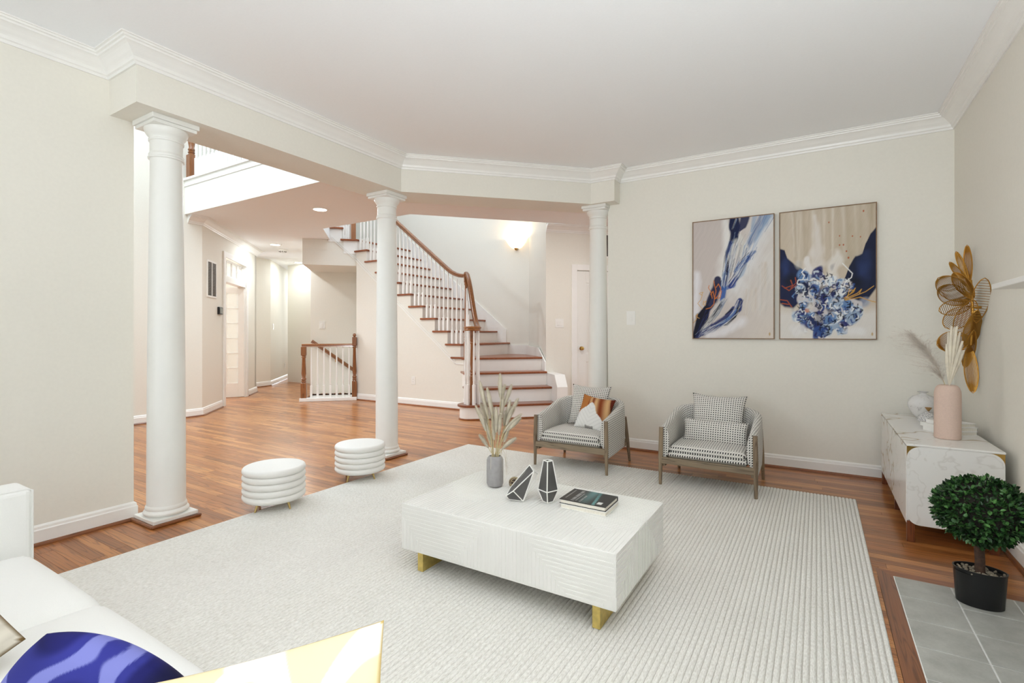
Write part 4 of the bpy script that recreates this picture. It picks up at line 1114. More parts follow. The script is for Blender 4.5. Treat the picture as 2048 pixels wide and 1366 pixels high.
# ================================================================= ARMCHAIRS
def tub_chair(label, c):
    """axis-aligned: local x right, y back, origin on the floor below the front legs' line"""
    root = thing('armchair', label, 'armchair', (c[0], c[1], 0), 0, 'checked armchairs by the wall')
    HW = .318      # half width at legs
    # upholstered shell: U path in plan, cross-section with rolled top
    path = []
    yF, yB, xs_, rc = .025, .545, .296, .15
    n1 = 12
    for k in range(n1): path.append((-xs_, yF + (yB - rc - yF) * k / n1))
    for k in range(0, 11): a = PI - PI / 2 * k / 10; path.append((-xs_ + rc + rc * math.cos(a), yB - rc + rc * math.sin(a)))
    for k in range(1, 10): path.append((-xs_ + rc + (2 * xs_ - 2 * rc) * k / 10, yB))
    for k in range(0, 11): a = PI / 2 - PI / 2 * k / 10; path.append((xs_ - rc + rc * math.cos(a), yB - rc + rc * math.sin(a)))
    for k in range(1, n1 + 1): path.append((xs_, yB - rc - (yB - rc - yF) * k / n1))
    P = [Vector((x, y, 0)) for x, y in path]; n = len(P)
    th2 = .026
    def topz(y, x):
        t = min(1, max(0, (y - yF) / (yB - yF))); return .437 + .118 * (t ** 1.15) 
    def botz(y):
        t = min(1, max(0, (y - yF) / (yB - yF))); return .135 + .03 * t
    rows = 17; m = MB(); arc = [0]
    for i in range(1, n): arc.append(arc[-1] + (P[i] - P[i - 1]).length)
    UV = []
    for i in range(n):
        t = (P[min(i + 1, n - 1)] - P[max(i - 1, 0)]).normalized(); nr = Vector((-t.y, t.x, 0))   # left normal = outward for this direction
        zt_, zb2 = topz(P[i].y, P[i].x), botz(P[i].y)
        sec = []
        for k in range(6): z = zb2 + (zt_ - th2 - zb2) * k / 5; sec.append((th2 + .006 * math.sin(PI * k / 5), z))
        for k in range(1, 6): a = PI * k / 6; sec.append((th2 * math.cos(a), zt_ - th2 + th2 * math.sin(a)))
        for k in range(6): z = (zt_ - th2) + (.235 - zt_ + th2) * k / 5; sec.append((-th2 - .012 * math.sin(PI * k / 5), z))
        v = 0; prev = None
        for (o_, z) in sec:
            p = P[i] + nr * o_ + Vector((0, 0, z)); m.v.append(tuple(p))
            if prev is not None: v += math.hypot(o_ - prev[0], z - prev[1])
            prev = (o_, z); UV.append((arc[i], v))
    for i in range(n - 1):
        for k in range(rows - 1):
            q_ = (i * rows + k, (i + 1) * rows + k, (i + 1) * rows + k + 1, i * rows + k + 1); m.face(q_, [UV[j] for j in q_])
    for i in (0, n - 1): q_ = [i * rows + k for k in range(rows)]; m.face(q_ if i else q_[::-1], [(m.v[j][0], m.v[j][2]) for j in (q_ if i else q_[::-1])])
    m.build('backrest_shell', 'check_fabric', root, smooth=True, ang=70)
    # upholstered seat tray and seat cushion
    def slab(x0, x1, y0, y1, z0, z1, bul, name, rnd=.03):
        mm = MB(); nu, nv = 22, 22
        def fn(sign):
            def g(u, v):
                x = x0 + (x1 - x0) * u; y = y0 + (y1 - y0) * v
                ex = min(u, 1 - u) * (x1 - x0); ey = min(v, 1 - v) * (y1 - y0)
                fx = 1 - max(0, 1 - ex / rnd) ** 2; fy = 1 - max(0, 1 - ey / rnd) ** 2
                ed = math.sqrt(max(0, fx)) * math.sqrt(max(0, fy))
                zc = (z0 + z1) / 2; hz = (z1 - z0) / 2
                b_ = bul * math.sin(PI * u) ** .7 * math.sin(PI * v) ** .7
                return (x, y, zc + sign * (hz * ed + (b_ if sign > 0 else 0) * ed))
            return g
        L1 = lambda u, v: (x0 + (x1 - x0) * u, y0 + (y1 - y0) * v + .3)
        mm.grid(fn(1), nu, nv, L1); mm.grid(fn(-1), nu, nv, L1)
        return mm.build(name, 'check_fabric', root, smooth=True, ang=80, merge=True)
    slab(-.272, .272, .008, .53, .205, .262, .0, 'seat_tray', .035)
    slab(-.262, .262, .018, .50, .245, .305, .018, 'seat_cushion', .04)
    # frame
    MB().box(-HW + .01, HW - .01, .0, .028, .168, .215).build('front_rail', 'leg_oak_x', root, bevel=.004)
    for s in (-1, 1):
        MB().tube([(s * HW, .012, .012), (s * (HW - .002), .012, .25), (s * (HW - .006), .014, .432)], [.011, .017, .0155], 14).build('front_leg', 'leg_oak', root, smooth=True)
        MB().tube([(s * (HW - .004), .585, .0), (s * (HW - .008), .535, .20), (s * (HW - .012), .485, .40)], [.011, .016, .014], 14).build('back_leg', 'leg_oak', root, smooth=True)
        MB().extrude([(s * (HW - .012), .02, .145), (s * (HW - .012), .55, .145), (s * (HW - .012), .55, .18), (s * (HW - .012), .02, .18)], (-s * .02, 0, 0)).build('side_rail', 'leg_oak', root, bevel=.003)
    MB().box(-HW + .02, HW - .02, .535, .557, .165, .20).build('back_rail', 'leg_oak_x', root, bevel=.003)
    return root
tub_chair('checked armchair behind the coffee table holding the rust and white cushion', (-1.722, 3.706))
tub_chair('checked armchair by the art wall holding two checked cushions', (-.668, 3.700))

def pillow(name, label, center, e1, e2, w_, h_, th_, mat, group=None, paint=None, pinch=.06, n=26, cat='cushion', uvs=True, part_piping=None, res=None, rnd=0.0):
    e1 = Vector(e1).normalized(); e2 = Vector(e2); e2 = (e2 - e1 * e1.dot(e2)).normalized(); e3 = e1.cross(e2)
    if res: n = res
    C = Vector(center); m = MB()
    def pos(u, v, sg):
        a, b = 2 * u - 1, 2 * v - 1
        pa = 1 - pinch * (1 - b * b) ** 1.0 * abs(a) ** 3 ; pb = 1 - pinch * (1 - a * a) ** 1.0 * abs(b) ** 3
        t = ((1 - abs(a) ** 2.6) * (1 - abs(b) ** 2.6)); t = max(0, t) ** .55
        a2, b2 = a * math.sqrt(1 - rnd * b * b / 2), b * math.sqrt(1 - rnd * a * a / 2)
        return e1 * (a2 * pa * w_ / 2) + e2 * (b2 * pb * h_ / 2) + e3 * (sg * t * th_ / 2)
    uvf = lambda u, v: (u * w_, v * h_)
    m.grid(lambda u, v: pos(u, v, 1), n, n, uvf); b1 = len(m.v); m.grid(lambda u, v: pos(u, v, -1), n, n, uvf)
    o = m.build(name, mat, smooth=True, ang=100, recalc=False)
    # flip lower side
    bm2 = bmesh.new(); bm2.from_mesh(o.data); bmesh.ops.remove_doubles(bm2, verts=bm2.verts, dist=1e-5); bmesh.ops.recalc_face_normals(bm2, faces=bm2.faces)
    for fc in bm2.faces: fc.smooth = True
    bm2.to_mesh(o.data); bm2.free()
    o.location = C
    if paint is not None:
        at = o.data.color_attributes.new('paint', 'FLOAT_COLOR', 'POINT'); cols = []
        for vv in o.data.vertices:
            p = vv.co; u = p.dot(e1) / w_ + .5; v = p.dot(e2) / h_ + .5; c = paint(u, v, p.dot(e3)); cols += [c[0], c[1], c[2], 1]
        at.data.foreach_set('color', cols)
    tag(o, label, cat, group); return o
# left chair: checked back cushion and abstract cushion
pillow('throw_cushion', 'checked cushion behind the rust and white cushion on the left armchair', (-1.722, 4.135, .482), (1, 0, -.02), (0, .32, 1), .37, .37, .12, 'check_fabric', pinch=.11)
def lc(rgb): return np.array(lin(rgb)[:3])
def paint_abs(u, v, w_):
    base = lc((228, 226, 222)); c = base
    n = .04 * math.sin(9 * u + 4 * v) * math.sin(13 * v - 3 * u)
    ridge = .74 - 1.15 * abs(u - .40) ** 1.1
    if v > ridge + .03 + n:                       # outside of the white peak
        t = (u - .5) * 1.6 + v * .35
        s = math.sin(t * 19 + 2 * math.sin(5 * t))
        c = lc((206, 164, 116)) * (.5 + .5 * s) + lc((132, 62, 28)) * (.5 - .5 * s)
        if t > .95: c = lc((96, 38, 22))
        if u < .3: c = lc((176, 112, 58))
    else:
        g = abs(math.sin(26 * (v - .9 * abs(u - .45)) + 2 * u)); c = base * (1 - .16 * (1 - g) ** 3)
        if v < .12 and abs(u - .5) < .12: c = lc((150, 146, 142))
    return c
pillow('throw_cushion', 'white cushion with rust and brown corners on the left armchair', (-1.618, 3.995, .437), (.96, -.12, -.10), (.06, .45, .9), .31, .31, .10, 'print_fabric', pinch=.10, paint=paint_abs, res=60)
# right chair: two checked cushions
pillow('throw_cushion', 'taller checked cushion at the back of the right armchair', (-.655, 4.125, .478), (1, 0, -.015), (0, .34, 1), .40, .35, .12, 'check_fabric', pinch=.11)
pillow('throw_cushion', 'checked lumbar cushion at the front of the right armchair', (-.655, 3.985, .376), (1, 0, -.01), (0, .30, 1), .46, .185, .10, 'check_fabric', pinch=.05)

# ================================================================= SOFA (faces the coffee table, seen from behind its back)
sofa = thing('sofa', 'white upholstered sofa in the lower left corner', 'sofa', (-1.5, .25, 0))
def soft_box(x0, x1, y0, y1, z0, z1, bul, rnd, n=20, mat='sofa_fabric', name='seat_cushion', par=None, crown=0.0):
    mm = MB()
    def fn(sg):
        def g(u, v):
            # cluster samples near edges
            uu = .5 - .5 * math.cos(PI * u); vv = .5 - .5 * math.cos(PI * v)
            x = x0 + (x1 - x0) * uu; y = y0 + (y1 - y0) * vv
            ex = min(uu, 1 - uu) * (x1 - x0); ey = min(vv, 1 - vv) * (y1 - y0)
            fx = math.sqrt(max(0, 1 - max(0, 1 - ex / rnd) ** 2)); fy = math.sqrt(max(0, 1 - max(0, 1 - ey / rnd) ** 2))
            zc = (z0 + z1) / 2; hz = (z1 - z0) / 2
            return (x, y, zc + sg * hz * fx * fy + (bul * math.sin(PI * uu) ** .8 * math.sin(PI * vv) ** .8 if sg > 0 else 0))
        return g
    mm.grid(fn(1), n, n); mm.grid(fn(-1), n, n)
    o = mm.build(name, mat, smooth=True, ang=80, merge=True)
    return kid(o, par) if par else o
SX0, SX1 = -2.50, -.42; sy0, sy1 = -.15, .665; cw = (SX1 - SX0) / 3
kid(MB().box(SX0 - .16, SX1 + .16, sy0 - .14, sy1 - .03, .05, .20).build('base', 'sofa_fabric', bevel=.015), sofa)
SB = (SX0, -1.868, -1.236, SX1)
for k in range(3): soft_box(SB[k] + .003, SB[k + 1] - .003, sy0, sy1, .185, .318, .035, .062, 26, par=sofa)
for sgn in (0, 1):
    x0 = SX0 - .16 if sgn == 0 else SX1 + .002
    kid(MB().box(x0, x0 + .158, sy0 - .14, sy1 + .0, .06, .545).build('arm', 'sofa_fabric', bevel=.022, seg=4), sofa)
    xe_ = x0 + .158 - .006 if sgn == 0 else x0 + .006
    kid(MB().tube([(xe_, sy1 - .003, .08), (xe_, sy1 - .003, .535), (xe_ - .002, sy1 - .02, .542), (xe_, sy0, .542)], .004, 6).build('piping', 'sofa_fabric', smooth=True), sofa)
kid(MB().box(SX0, SX1, sy0 - .14, sy0 - .01, .18, .60).build('backrest', 'sofa_fabric', bevel=.03, seg=4), sofa)
for (x, y) in ((SX0 - .1, sy0 - .08), (SX1 + .1, sy0 - .08), (SX0 - .1, sy1 - .1), (SX1 + .1, sy1 - .1)):
    zl = RT - .002 if RUG[0] < x < RUG[1] and RUG[2] < y else 0.0
    kid(MB().lathe([(.016, zl), (.022, .055)], (x, y, 0), 12).build('leg', 'leg_walnut', smooth=True), sofa)
# cushions on the sofa
def vnoise(u, v, s=0.0): return math.sin(3.1 * u + 5.3 * v + s) * math.cos(4.7 * v - 2.3 * u + 1.7 * s)
def sst(a, b, x): t = min(1, max(0, (x - a) / (b - a))); return t * t * (3 - 2 * t)
def paint_blue(u, v, w_):
    n = vnoise(u * 1.3, v * 1.3, .6) + .45 * vnoise(u * 2.9 + .3, v * 2.6, 2.0)
    c = lc((28, 28, 88)) * (1 + .5 * vnoise(u * 2, v * 3, 1.2)); c = np.maximum(c, .004)
    k = sst(.50, .30, abs(n)); c = c * (1 - .5 * k) + lc((62, 66, 158)) * .5 * k
    k = sst(.17, .14, abs(n)); c = c * (1 - k) + lc((122, 126, 192)) * k
    k = sst(.6, .9, n); c = c * (1 - k) + lc((20, 20, 56)) * k
    return c
def corner_pillow(label, C, P1, P2, w_, h_, th_, paint, res, pinch=.05, rnd=0.0):
    C = pix3(*C); v1 = (pix3(*P1) - C).normalized(); v2 = pix3(*P2) - C; v2 = (v2 - v1 * v1.dot(v2)).normalized()
    return pillow('throw_cushion', label, tuple(C + v1 * w_ / 2 + v2 * h_ / 2), tuple(-v1), tuple(-v2), w_, h_, th_, 'print_fabric', paint=paint, res=res, pinch=pinch, rnd=rnd)
corner_pillow('deep blue cushion with pale blue brush pattern on the sofa', (70, 1196, .92), (385, 1372, .88), (-380, 1262, .98), .46, .46, .17, paint_blue, 150, .0, .75)
def paint_yel(u, v, w_):
    wv = .5 + .30 * math.sin(2 * PI * (u * 1.15 + .1)) ; d = abs((v - wv + 2.0) % .62 - .31)
    d2 = abs((v - .5 - .30 * math.sin(2 * PI * (u * 1.15 + .55)) + 2.0) % .62 - .31)
    k = min(d, d2); q_ = sst(.065, .055, k); c = lc((226, 212, 172)) * (1 - q_) + lc((238, 235, 226)) * q_
    if abs(w_) < .0012: c = lc((196, 168, 104))
    return c
corner_pillow('cream and pale gold cushion with white wavy bands on the sofa', (768, 1240, .62), (270, 1368, .66), (722, 1440, .56), .42, .40, .09, paint_yel, 150, .035)
def paint_lin(u, v, w_):
    s = abs(math.sin(40 * u + 3 * v)); c = lc((214, 206, 190)) * (.82 + .18 * s)
    if abs(w_) < .006: c = lc((120, 96, 60))
    return c
corner_pillow('beige striped linen cushion at the far left of the sofa', (52, 1278, 1.15), (-130, 1060, 1.2), (-200, 1400, 1.05), .42, .40, .13, paint_lin, 60)

# ================================================================= CONSOLE
CX0, CX1, CY0, CY1, CZ0, CZ1 = .41, .80, 3.405, 4.66, .100, .527
con = thing('sideboard', 'white marble sideboard with brass corners against the right wall', 'sideboard', ((CX0 + CX1) / 2, (CY0 + CY1) / 2, 0))
def rrect(x0, x1, z0, z1, rt, rb, n=8):
    P = []
    for (cx, cz, rr, a0) in ((x1 - rb, z0 + rb, rb, -90), (x1 - rt, z1 - rt, rt, 0), (x0 + rt, z1 - rt, rt, 90), (x0 + rb, z0 + rb, rb, 180)):
        for k in range(n + 1): a = math.radians(a0 + 90 * k / n); P.append((cx + rr * math.cos(a), cz + rr * math.sin(a)))
    return P
kid(MB().extrude([(x, CY0 + .012, z) for x, z in rrect(CX0 + .012, CX1, CZ0, CZ1 - .012, .008, .045)], (0, CY1 - CY0 - .024, 0)).build('carcass', 'marble', smooth=True, ang=25), con)
kid(MB().box(CX0, CX1 + .003, CY0 - .002, CY1, CZ1 - .012, CZ1).build('top', 'marble', bevel=.004), con)
for (ya, yb2) in ((CY0, CY0), (CY1 - .012, CY1 - .012)):
    kid(MB().extrude([(x, ya, z) for x, z in rrect(CX0 + .002, CX1, CZ0 - .004, CZ1 - .012, .0605, .055, 10)], (0, .0125, 0)).build('end_panel', 'marble', smooth=True, ang=25), con)
    for sx in (0, 1):
        x_ = CX0 + .002 if sx == 0 else CX1; sg = 1 if sx == 0 else -1
        arc = [(x_ + sg * (.0605 - .0605 * math.sin(math.radians(a))), CZ1 - .012 - .0605 + .0605 * math.cos(math.radians(a))) for a in range(0, 91, 10)]
        kid(MB().extrude([(x_, ya + .001, CZ1 - .0122)] + [(x, ya + .001, z) for x, z in arc], (0, .010, 0)).build('corner_plate', 'brass'), con)
seam = 4.07
for (ya, yb2) in ((CY0 + .014, seam - .003), (seam + .003, CY1 - .014)):
    kid(MB().box(CX0, CX0 + .013, ya, yb2, CZ0 - .002, CZ1 - .016).build('door', 'marble', bevel=.002), con)
for (x, y) in ((CX0 + .003, CY0 + .004), (CX0 + .012, 3.985), (CX0 + .003, CY1 - .05), (CX1 - .05, CY0 + .02), (CX1 - .05, CY1 - .05)):
    kid(MB().box(x, x + .034, y, y + .034, 0, CZ0 + .012).build('leg', 'leg_walnut', bevel=.002), con)

def on_console(x, d):  # plan point at image column x and depth d
    p = Fv * d + Rv * ((x - 1024) / 1000 * d); return p.x, p.y
# pink vase with pampas and dried palm
PX, PY = on_console(1895, 2.83)
pv = thing('flower_vase', 'tall pink stoneware vase on the sideboard', 'vase', (PX, PY, CZ1))
hp_, rp_ = .302, .060
prf = [(0, 0), (rp_ - .004, 0), (rp_, .004), (rp_, hp_ - .055)]
for k in range(1, 9): a = PI / 2 * k / 8; prf.append((rp_ - .026 + .026 * math.cos(a), hp_ - .055 + .055 * math.sin(a)))
prf += [(rp_ - .034, hp_ - .004), (rp_ - .034, hp_ - .05), (0, hp_ - .05)]
MB().lathe(prf, n=40).build('body', 'vase_pink', pv, smooth=True)
dP = PX * Fv.x + PY * Fv.y
nk = Vector((PX, PY, CZ1 + hp_ - .04))
pp = thing('pampas_plume', 'feathery pale pampas plume leaning left from the pink vase', 'dried grass', tuple(nk))
rg2 = random.Random(5)
ax = [nk + (pix3(1888, 765, dP) - nk) * .5, pix3(1888, 765, dP), pix3(1876, 738, dP), pix3(1862, 712, dP + .02), pix3(1846, 692, dP + .03), pix3(1830, 676, dP + .05)]
kid(MB().tube([tuple(nk)] + [tuple(p) for p in ax], .0018, 5).build('stem', 'plume_stem', smooth=True), pp)
pm = MB()
for _ in range(260):      # drooping side sprays with fine hairs
    t = rg2.uniform(.18, 1.0); k = t * (len(ax) - 1); i = min(int(k), len(ax) - 2); c = Vector(ax[i]).lerp(Vector(ax[i + 1]), k - i)
    d = (Vector(ax[i + 1]) - Vector(ax[i])).normalized(); side = Rv * rg2.uniform(-1.15, .45) + Fv * rg2.uniform(-.6, .6)
    L = rg2.uniform(.07, .18) * (1.1 - .3 * t)
    p1 = c + (d * .75 + side * .55) * L * .6; p2 = c + (d * .65 + side * .95) * L + Vector((0, 0, -.018 * rg2.random()))
    pm.tube([c, p1, p2], [.0005, .0004, .0002], 3, cap=False)
    fuzz(pm, [p1.lerp(c, .6), p1, p2],   .0034, 30, .018, rg2, .00042, .6, prof=lambda t: 1)
kid(pm.build('plume', 'pampas', recalc=False), pp)['kind'] = 'stuff'
fp = thing('dried_palm_leaf', 'dried pleated palm spear upright in the pink vase', 'dried leaf', tuple(nk))
base = pix3(1898, 772, dP - .01)
kid(MB().tube([tuple(nk), tuple(base)], .003, 6).build('stem', 'plume_stem', smooth=True), fp)
tips = [(1893, 688), (1897, 664), (1903, 652), (1909, 654), (1914, 652), (1920, 664), (1925, 682), (1928, 700)]
for k, (tx, ty) in enumerate(tips):
    tp = pix3(tx, ty, dP - .01 + .012 * (k % 2)); mdp = base.lerp(tp, .55); wv = Rv * .019; b_ = MB()
    i0 = b_.pts([base - wv * .15, base + wv * .15, mdp + wv * .75, tp + wv * .35, tp - wv * .25, mdp - wv * .75, mdp + Fv * -.006, base.lerp(tp, .9) + Fv * -.004])
    for fc in ((0, 1, 6), (1, 2, 6), (2, 3, 7, 6), (3, 4, 7), (4, 5, 6, 7), (5, 0, 6)): b_.face([i0 + j for j in fc])
    o = kid(b_.build('leaf_blade', 'palm_dry', recalc=False), fp); sdm = o.modifiers.new('t', 'SOLIDIFY'); sdm.thickness = .0012
# white gourd vase
GX, GY = on_console(1846, 3.50)
gv = thing('gourd_vase', 'round white marbled vase with small flared neck on the sideboard', 'vase', (GX, GY, CZ1))
MB().lathe([(0, 0), (.036, 0), (.042, .006), (.066, .036), (.083, .075), (.087, .102), (.080, .130), (.060, .152), (.032, .163), (.020, .168), (.017, .176), (.030, .184), (.032, .187), (.014, .186), (.012, .16), (0, .15)], n=40).build('body', 'vase_marble', gv, smooth=True, ang=50)
# small speckled pot with gold cone stopper
SX, SY = on_console(1857, 3.22)
sp_ = thing('lidded_pot', 'small speckled pot with gold funnel top in front of the white vase', 'pot', (SX, SY, CZ1))
MB().lathe([(0, 0), (.028, 0), (.046, .014), (.055, .036), (.048, .060), (.024, .082), (.008, .092), (0, .092)], n=14).build('body', 'vase_speckle', sp_, smooth=True, ang=20)
MB().lathe([(.004, .088), (.006, .096), (.020, .116), (.018, .116), (.004, .098)], n=16).build('funnel', 'lid_gold', sp_, smooth=True)
MB().tube([(0, -.050, .02), (0, -.046, .05), (0, -.012, .088)], .003, 6).build('seam', 'lid_gold', sp_, smooth=True)
# white books behind the pink vase
zz = CZ1
for k, (lb, xa, dd, w_, l_, h_) in enumerate((('lowest white book of the stack behind the pink vase', 1899, 2.99, .15, .20, .024), ('middle white book of the stack behind the pink vase', 1896, 3.0, .17, .21, .022), ('top white book of the stack behind the pink vase', 1901, 3.0, .14, .18, .020))):
    bx_, by_ = on_console(xa, dd); rt_ = thing('white_book', lb, 'book', (bx_, by_, zz), math.radians((34, 27, 38)[k]), 'white books on the sideboard')
    MB().box(-w_ / 2 + .003, w_ / 2 - .004, -l_ / 2 + .003, l_ / 2 - .003, .002, h_ - .002).build('pages', 'paper', rt_)
    MB().box(-w_ / 2, w_ / 2, -l_ / 2, l_ / 2, 0, .0022).build('cover', 'book_white', rt_); MB().box(-w_ / 2, w_ / 2, -l_ / 2, l_ / 2, h_ - .0022, h_).build('cover', 'book_white', rt_)
    MB().box(-w_ / 2, -w_ / 2 + .003, -l_ / 2, l_ / 2, .002, h_ - .002).build('spine', 'book_white', rt_); zz += h_

# ================================================================= WALL SCULPTURE (gold wire petals)
ws = thing('wall_sculpture', 'gold wire petal wall sculpture above the sideboard', 'wall decor', (XR - .01, 4.40, 1.30))
def petal(tip_px, base_px, dt, db, wid, name='petal', twist=0.0, nw=16, dirs='long', curv=.0):
    """petal from base to tip (pixel columns placed at real depths); wid in metres; wires fill it"""
    cl = lambda px, dd: min(dd, (XR - .035) / (-math.sin(th0) + (px[0] - 1024) / 1000 * math.cos(th0)))
    T = pix3(*tip_px, cl(tip_px, dt)); B = pix3(*base_px, cl(base_px, db)); ax_ = T - B; L = ax_.length; dr = ax_.normalized()
    vw = (B.lerp(T, .5) - Vector((0, 0, CAMZ))).normalized(); sd = dr.cross(vw).normalized(); nr_ = sd.cross(dr).normalized()
    sd = (sd * math.cos(twist) + nr_ * math.sin(twist)).normalized(); nr_ = sd.cross(dr).normalized()
    def W(t): return wid * max(0, math.sin(PI * min(1, max(0, t)) ** 1.15)) ** .55
    def pt(t, s): return B + dr * (L * t) + sd * (s * W(t)) + nr_ * (curv * (4 * t * (1 - t)) - .02 * s * s * 0)
    pe = MB()
    rim = [pt(t / 24, 1) for t in range(25)] + [pt(1 - t / 24, -1) for t in range(1, 25)]
    pe.tube(rim + [rim[1]], .0028, 6, cap=False)
    po = kid(pe.build(name, 'gold_mesh', smooth=True), ws)
    wr_ = MB()
    if dirs == 'long':
        for k in range(1, nw):
            s = -1 + 2 * k / nw; wr_.tube([pt(.03 + .94 * t / 8, s) for t in range(9)], .0015, 4, cap=False)
    else:
        for k in range(1, nw):
            t = k / nw; wr_.tube([pt(t, -1), pt(t, 0), pt(t, 1)], .0015, 4, cap=False)
    wo = wr_.build('wire_fill', 'wire_mesh', smooth=True); wo.parent = po; wo['kind'] = 'stuff'
    wo.matrix_parent_inverse = Matrix.Identity(4)
    return po
dW = 3.12
petal((1934, 490), (1938, 570), 3.34, 3.30, .020, nw=10)
petal((1912, 503), (1938, 565), 3.20, 3.28, .016, nw=9)
petal((1899, 524), (1944, 580), 3.10, 3.25, .018, nw=9)
petal((1876, 556), (1940, 602), 3.02, 3.22, .064, nw=20, dirs='long')
petal((1878, 575), (1936, 608), 3.10, 3.24, .060, nw=20)
petal((1908, 545), (1946, 598), 3.06, 3.2, .042, nw=18, twist=.5)
petal((1970, 556), (1952, 646), 3.05, 3.12, .040, nw=18, dirs='x')
petal((1878, 622), (1946, 606), 3.06, 3.2, .046, nw=18, dirs='x')
petal((1890, 655), (1944, 614), 3.10, 3.2, .058, nw=22, dirs='x')
petal((1918, 672), (1948, 600), 3.08, 3.18, .052, nw=24, dirs='x')
petal((1874, 690), (1942, 676), 3.16, 3.24, .064, nw=20)
petal((1936, 695), (1954, 620), 3.10, 3.16, .046, nw=26, twist=.6)
petal((1930, 735), (1948, 660), 3.18, 3.2, .030, nw=16, twist=.4)
petal((1946, 786), (1938, 690), 3.22, 3.24, .032, nw=16)
kid(MB().tube([pix3(1942, 560, 3.06), pix3(1946, 620, 3.03), pix3(1942, 690, 3.06)], .006, 8).build('spine_rod', 'gold_mesh', smooth=True), ws)
p_ = pix3(1945, 615, 3.03); kid(MB().tube([p_, (XR - .001, p_.y, p_.z)], .006, 8).build('wall_bracket', 'gold_mesh', smooth=True), ws)

# ================================================================= TOPIARY
TX, TY = .572, 2.765; PZ = .0045
top = thing('topiary_plant', 'boxwood ball topiary in an oval black pot on the hearth', 'potted plant', (TX, TY, PZ))
pr = [(0, 0), (.076, 0), (.080, .003), (.092, .160), (.094, .163), (.096, .163), (.094, .160), (.088, .156), (.085, .13), (0, .13)]
pot = MB().lathe([(0, 0), (.078, 0), (.081, .003), (.0905, .150), (.092, .152), (.0925, .156), (.087, .156), (.084, .13), (0, .13)], n=44, sx=1.0, sy=.72).build('pot', 'black_plastic', top, smooth=True); pot.rotation_euler = (0, 0, math.radians(-8)); pot.scale = (.93, .93, .93)
MB().lathe([(0, .131), (.083, .131)], n=30, sy=.72, cap=False).build('soil', 'soil', top)
peb = MB().lathe([(0, -.5), (.35, -.4), (.5, 0), (.35, .38), (0, .5)], n=7).build('pebble', 'pebble', top, smooth=True)
rg3 = random.Random(9); first = True
for k in range(70):
    a = rg3.random() * 2 * PI; rr = .078 * math.sqrt(rg3.uniform(.05, 1)); o = peb if first else peb.copy()
    if not first: COL.objects.link(o)
    first = False; s_ = rg3.uniform(.009, .017); o.location = (rr * math.cos(a), rr * math.sin(a) * .72, .136); o.scale = (s_, s_ * rg3.uniform(.6, 1), s_ * .6); o.rotation_euler = (rg3.random(), rg3.random(), rg3.random() * 6)
MB().tube([(0, 0, .12), (.001, 0, .18), (-.002, .001, .24), (0, 0, .32)], [.018, .0165, .017, .016], 12).build('trunk', 'bark', top, smooth=True)
BC = Vector((.008, .012, .382)); BRx, BRy, BRz = .152, .150, .134
lf = MB(); lf.pts([(0, 0, 0), (.0055, .006, .0012), (.0062, .012, .0018), (0, .020, .0008), (-.0062, .012, .0018), (-.0055, .006, .0012), (0, .010, -.0006)])
for fc in ((0, 1, 6), (1, 2, 6), (2, 3, 6), (3, 4, 6), (4, 5, 6), (5, 0, 6)): lf.face(fc)
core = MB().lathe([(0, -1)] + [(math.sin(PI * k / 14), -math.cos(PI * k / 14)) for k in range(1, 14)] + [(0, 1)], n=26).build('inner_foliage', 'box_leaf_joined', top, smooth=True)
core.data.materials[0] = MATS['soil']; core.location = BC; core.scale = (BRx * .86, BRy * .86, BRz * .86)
leaves = []
camL = Vector((0, 0, CAMZ)) - Vector((TX, TY, PZ))
for k in range(3600):
    z = rg3.uniform(-1, 1); a = rg3.random() * 2 * PI; q_ = math.sqrt(1 - z * z); nrm = Vector((q_ * math.cos(a), q_ * math.sin(a), z))
    rad = rg3.uniform(.84, 1.0) * (1 + .035 * math.sin(5 * a + 3 * z) + .03 * math.sin(9 * z + 2 * a))
    P = BC + Vector((nrm.x * BRx * rad, nrm.y * BRy * rad, nrm.z * BRz * rad))
    dr = (nrm * rg3.uniform(.35, 1.0) + Vector((rg3.gauss(0, .55), rg3.gauss(0, .55), rg3.gauss(0, .55) + .15))).normalized()
    fac = nrm.dot((camL - P).normalized()) + (rad - .9) * 4
    roll = rg3.random() * 2 * PI
    M = Matrix.Translation(P) @ dr.to_track_quat('Y', 'Z').to_matrix().to_4x4() @ Matrix.Rotation(rg3.gauss(0, .7), 4, 'Y') @ Matrix.Scale(rg3.uniform(.8, 1.25), 4)
    leaves.append((fac, M))
leaves.sort(key=lambda t: -t[0])
l0 = lf.build('leaf', 'box_leaf', top, recalc=False); lme = l0.data
for k, (fc_, M) in enumerate(leaves[:300]):
    o = l0 if k == 0 else bpy.data.objects.new('leaf', lme)
    if k: COL.objects.link(o); o.parent = top
    o.matrix_local = M
lr = MB()
for (fc_, M) in leaves[300:]:
    lr.cur = rg3.random(); b = lr.pts([M @ Vector(v) for v in lf.v])
    for fc in lf.f: lr.face([b + i for i in fc])
lo_ = lr.build('foliage', 'box_leaf_joined', top, tone=True, recalc=False); lo_['kind'] = 'stuff'; lo_['label'] = 'dense small dark green leaves'

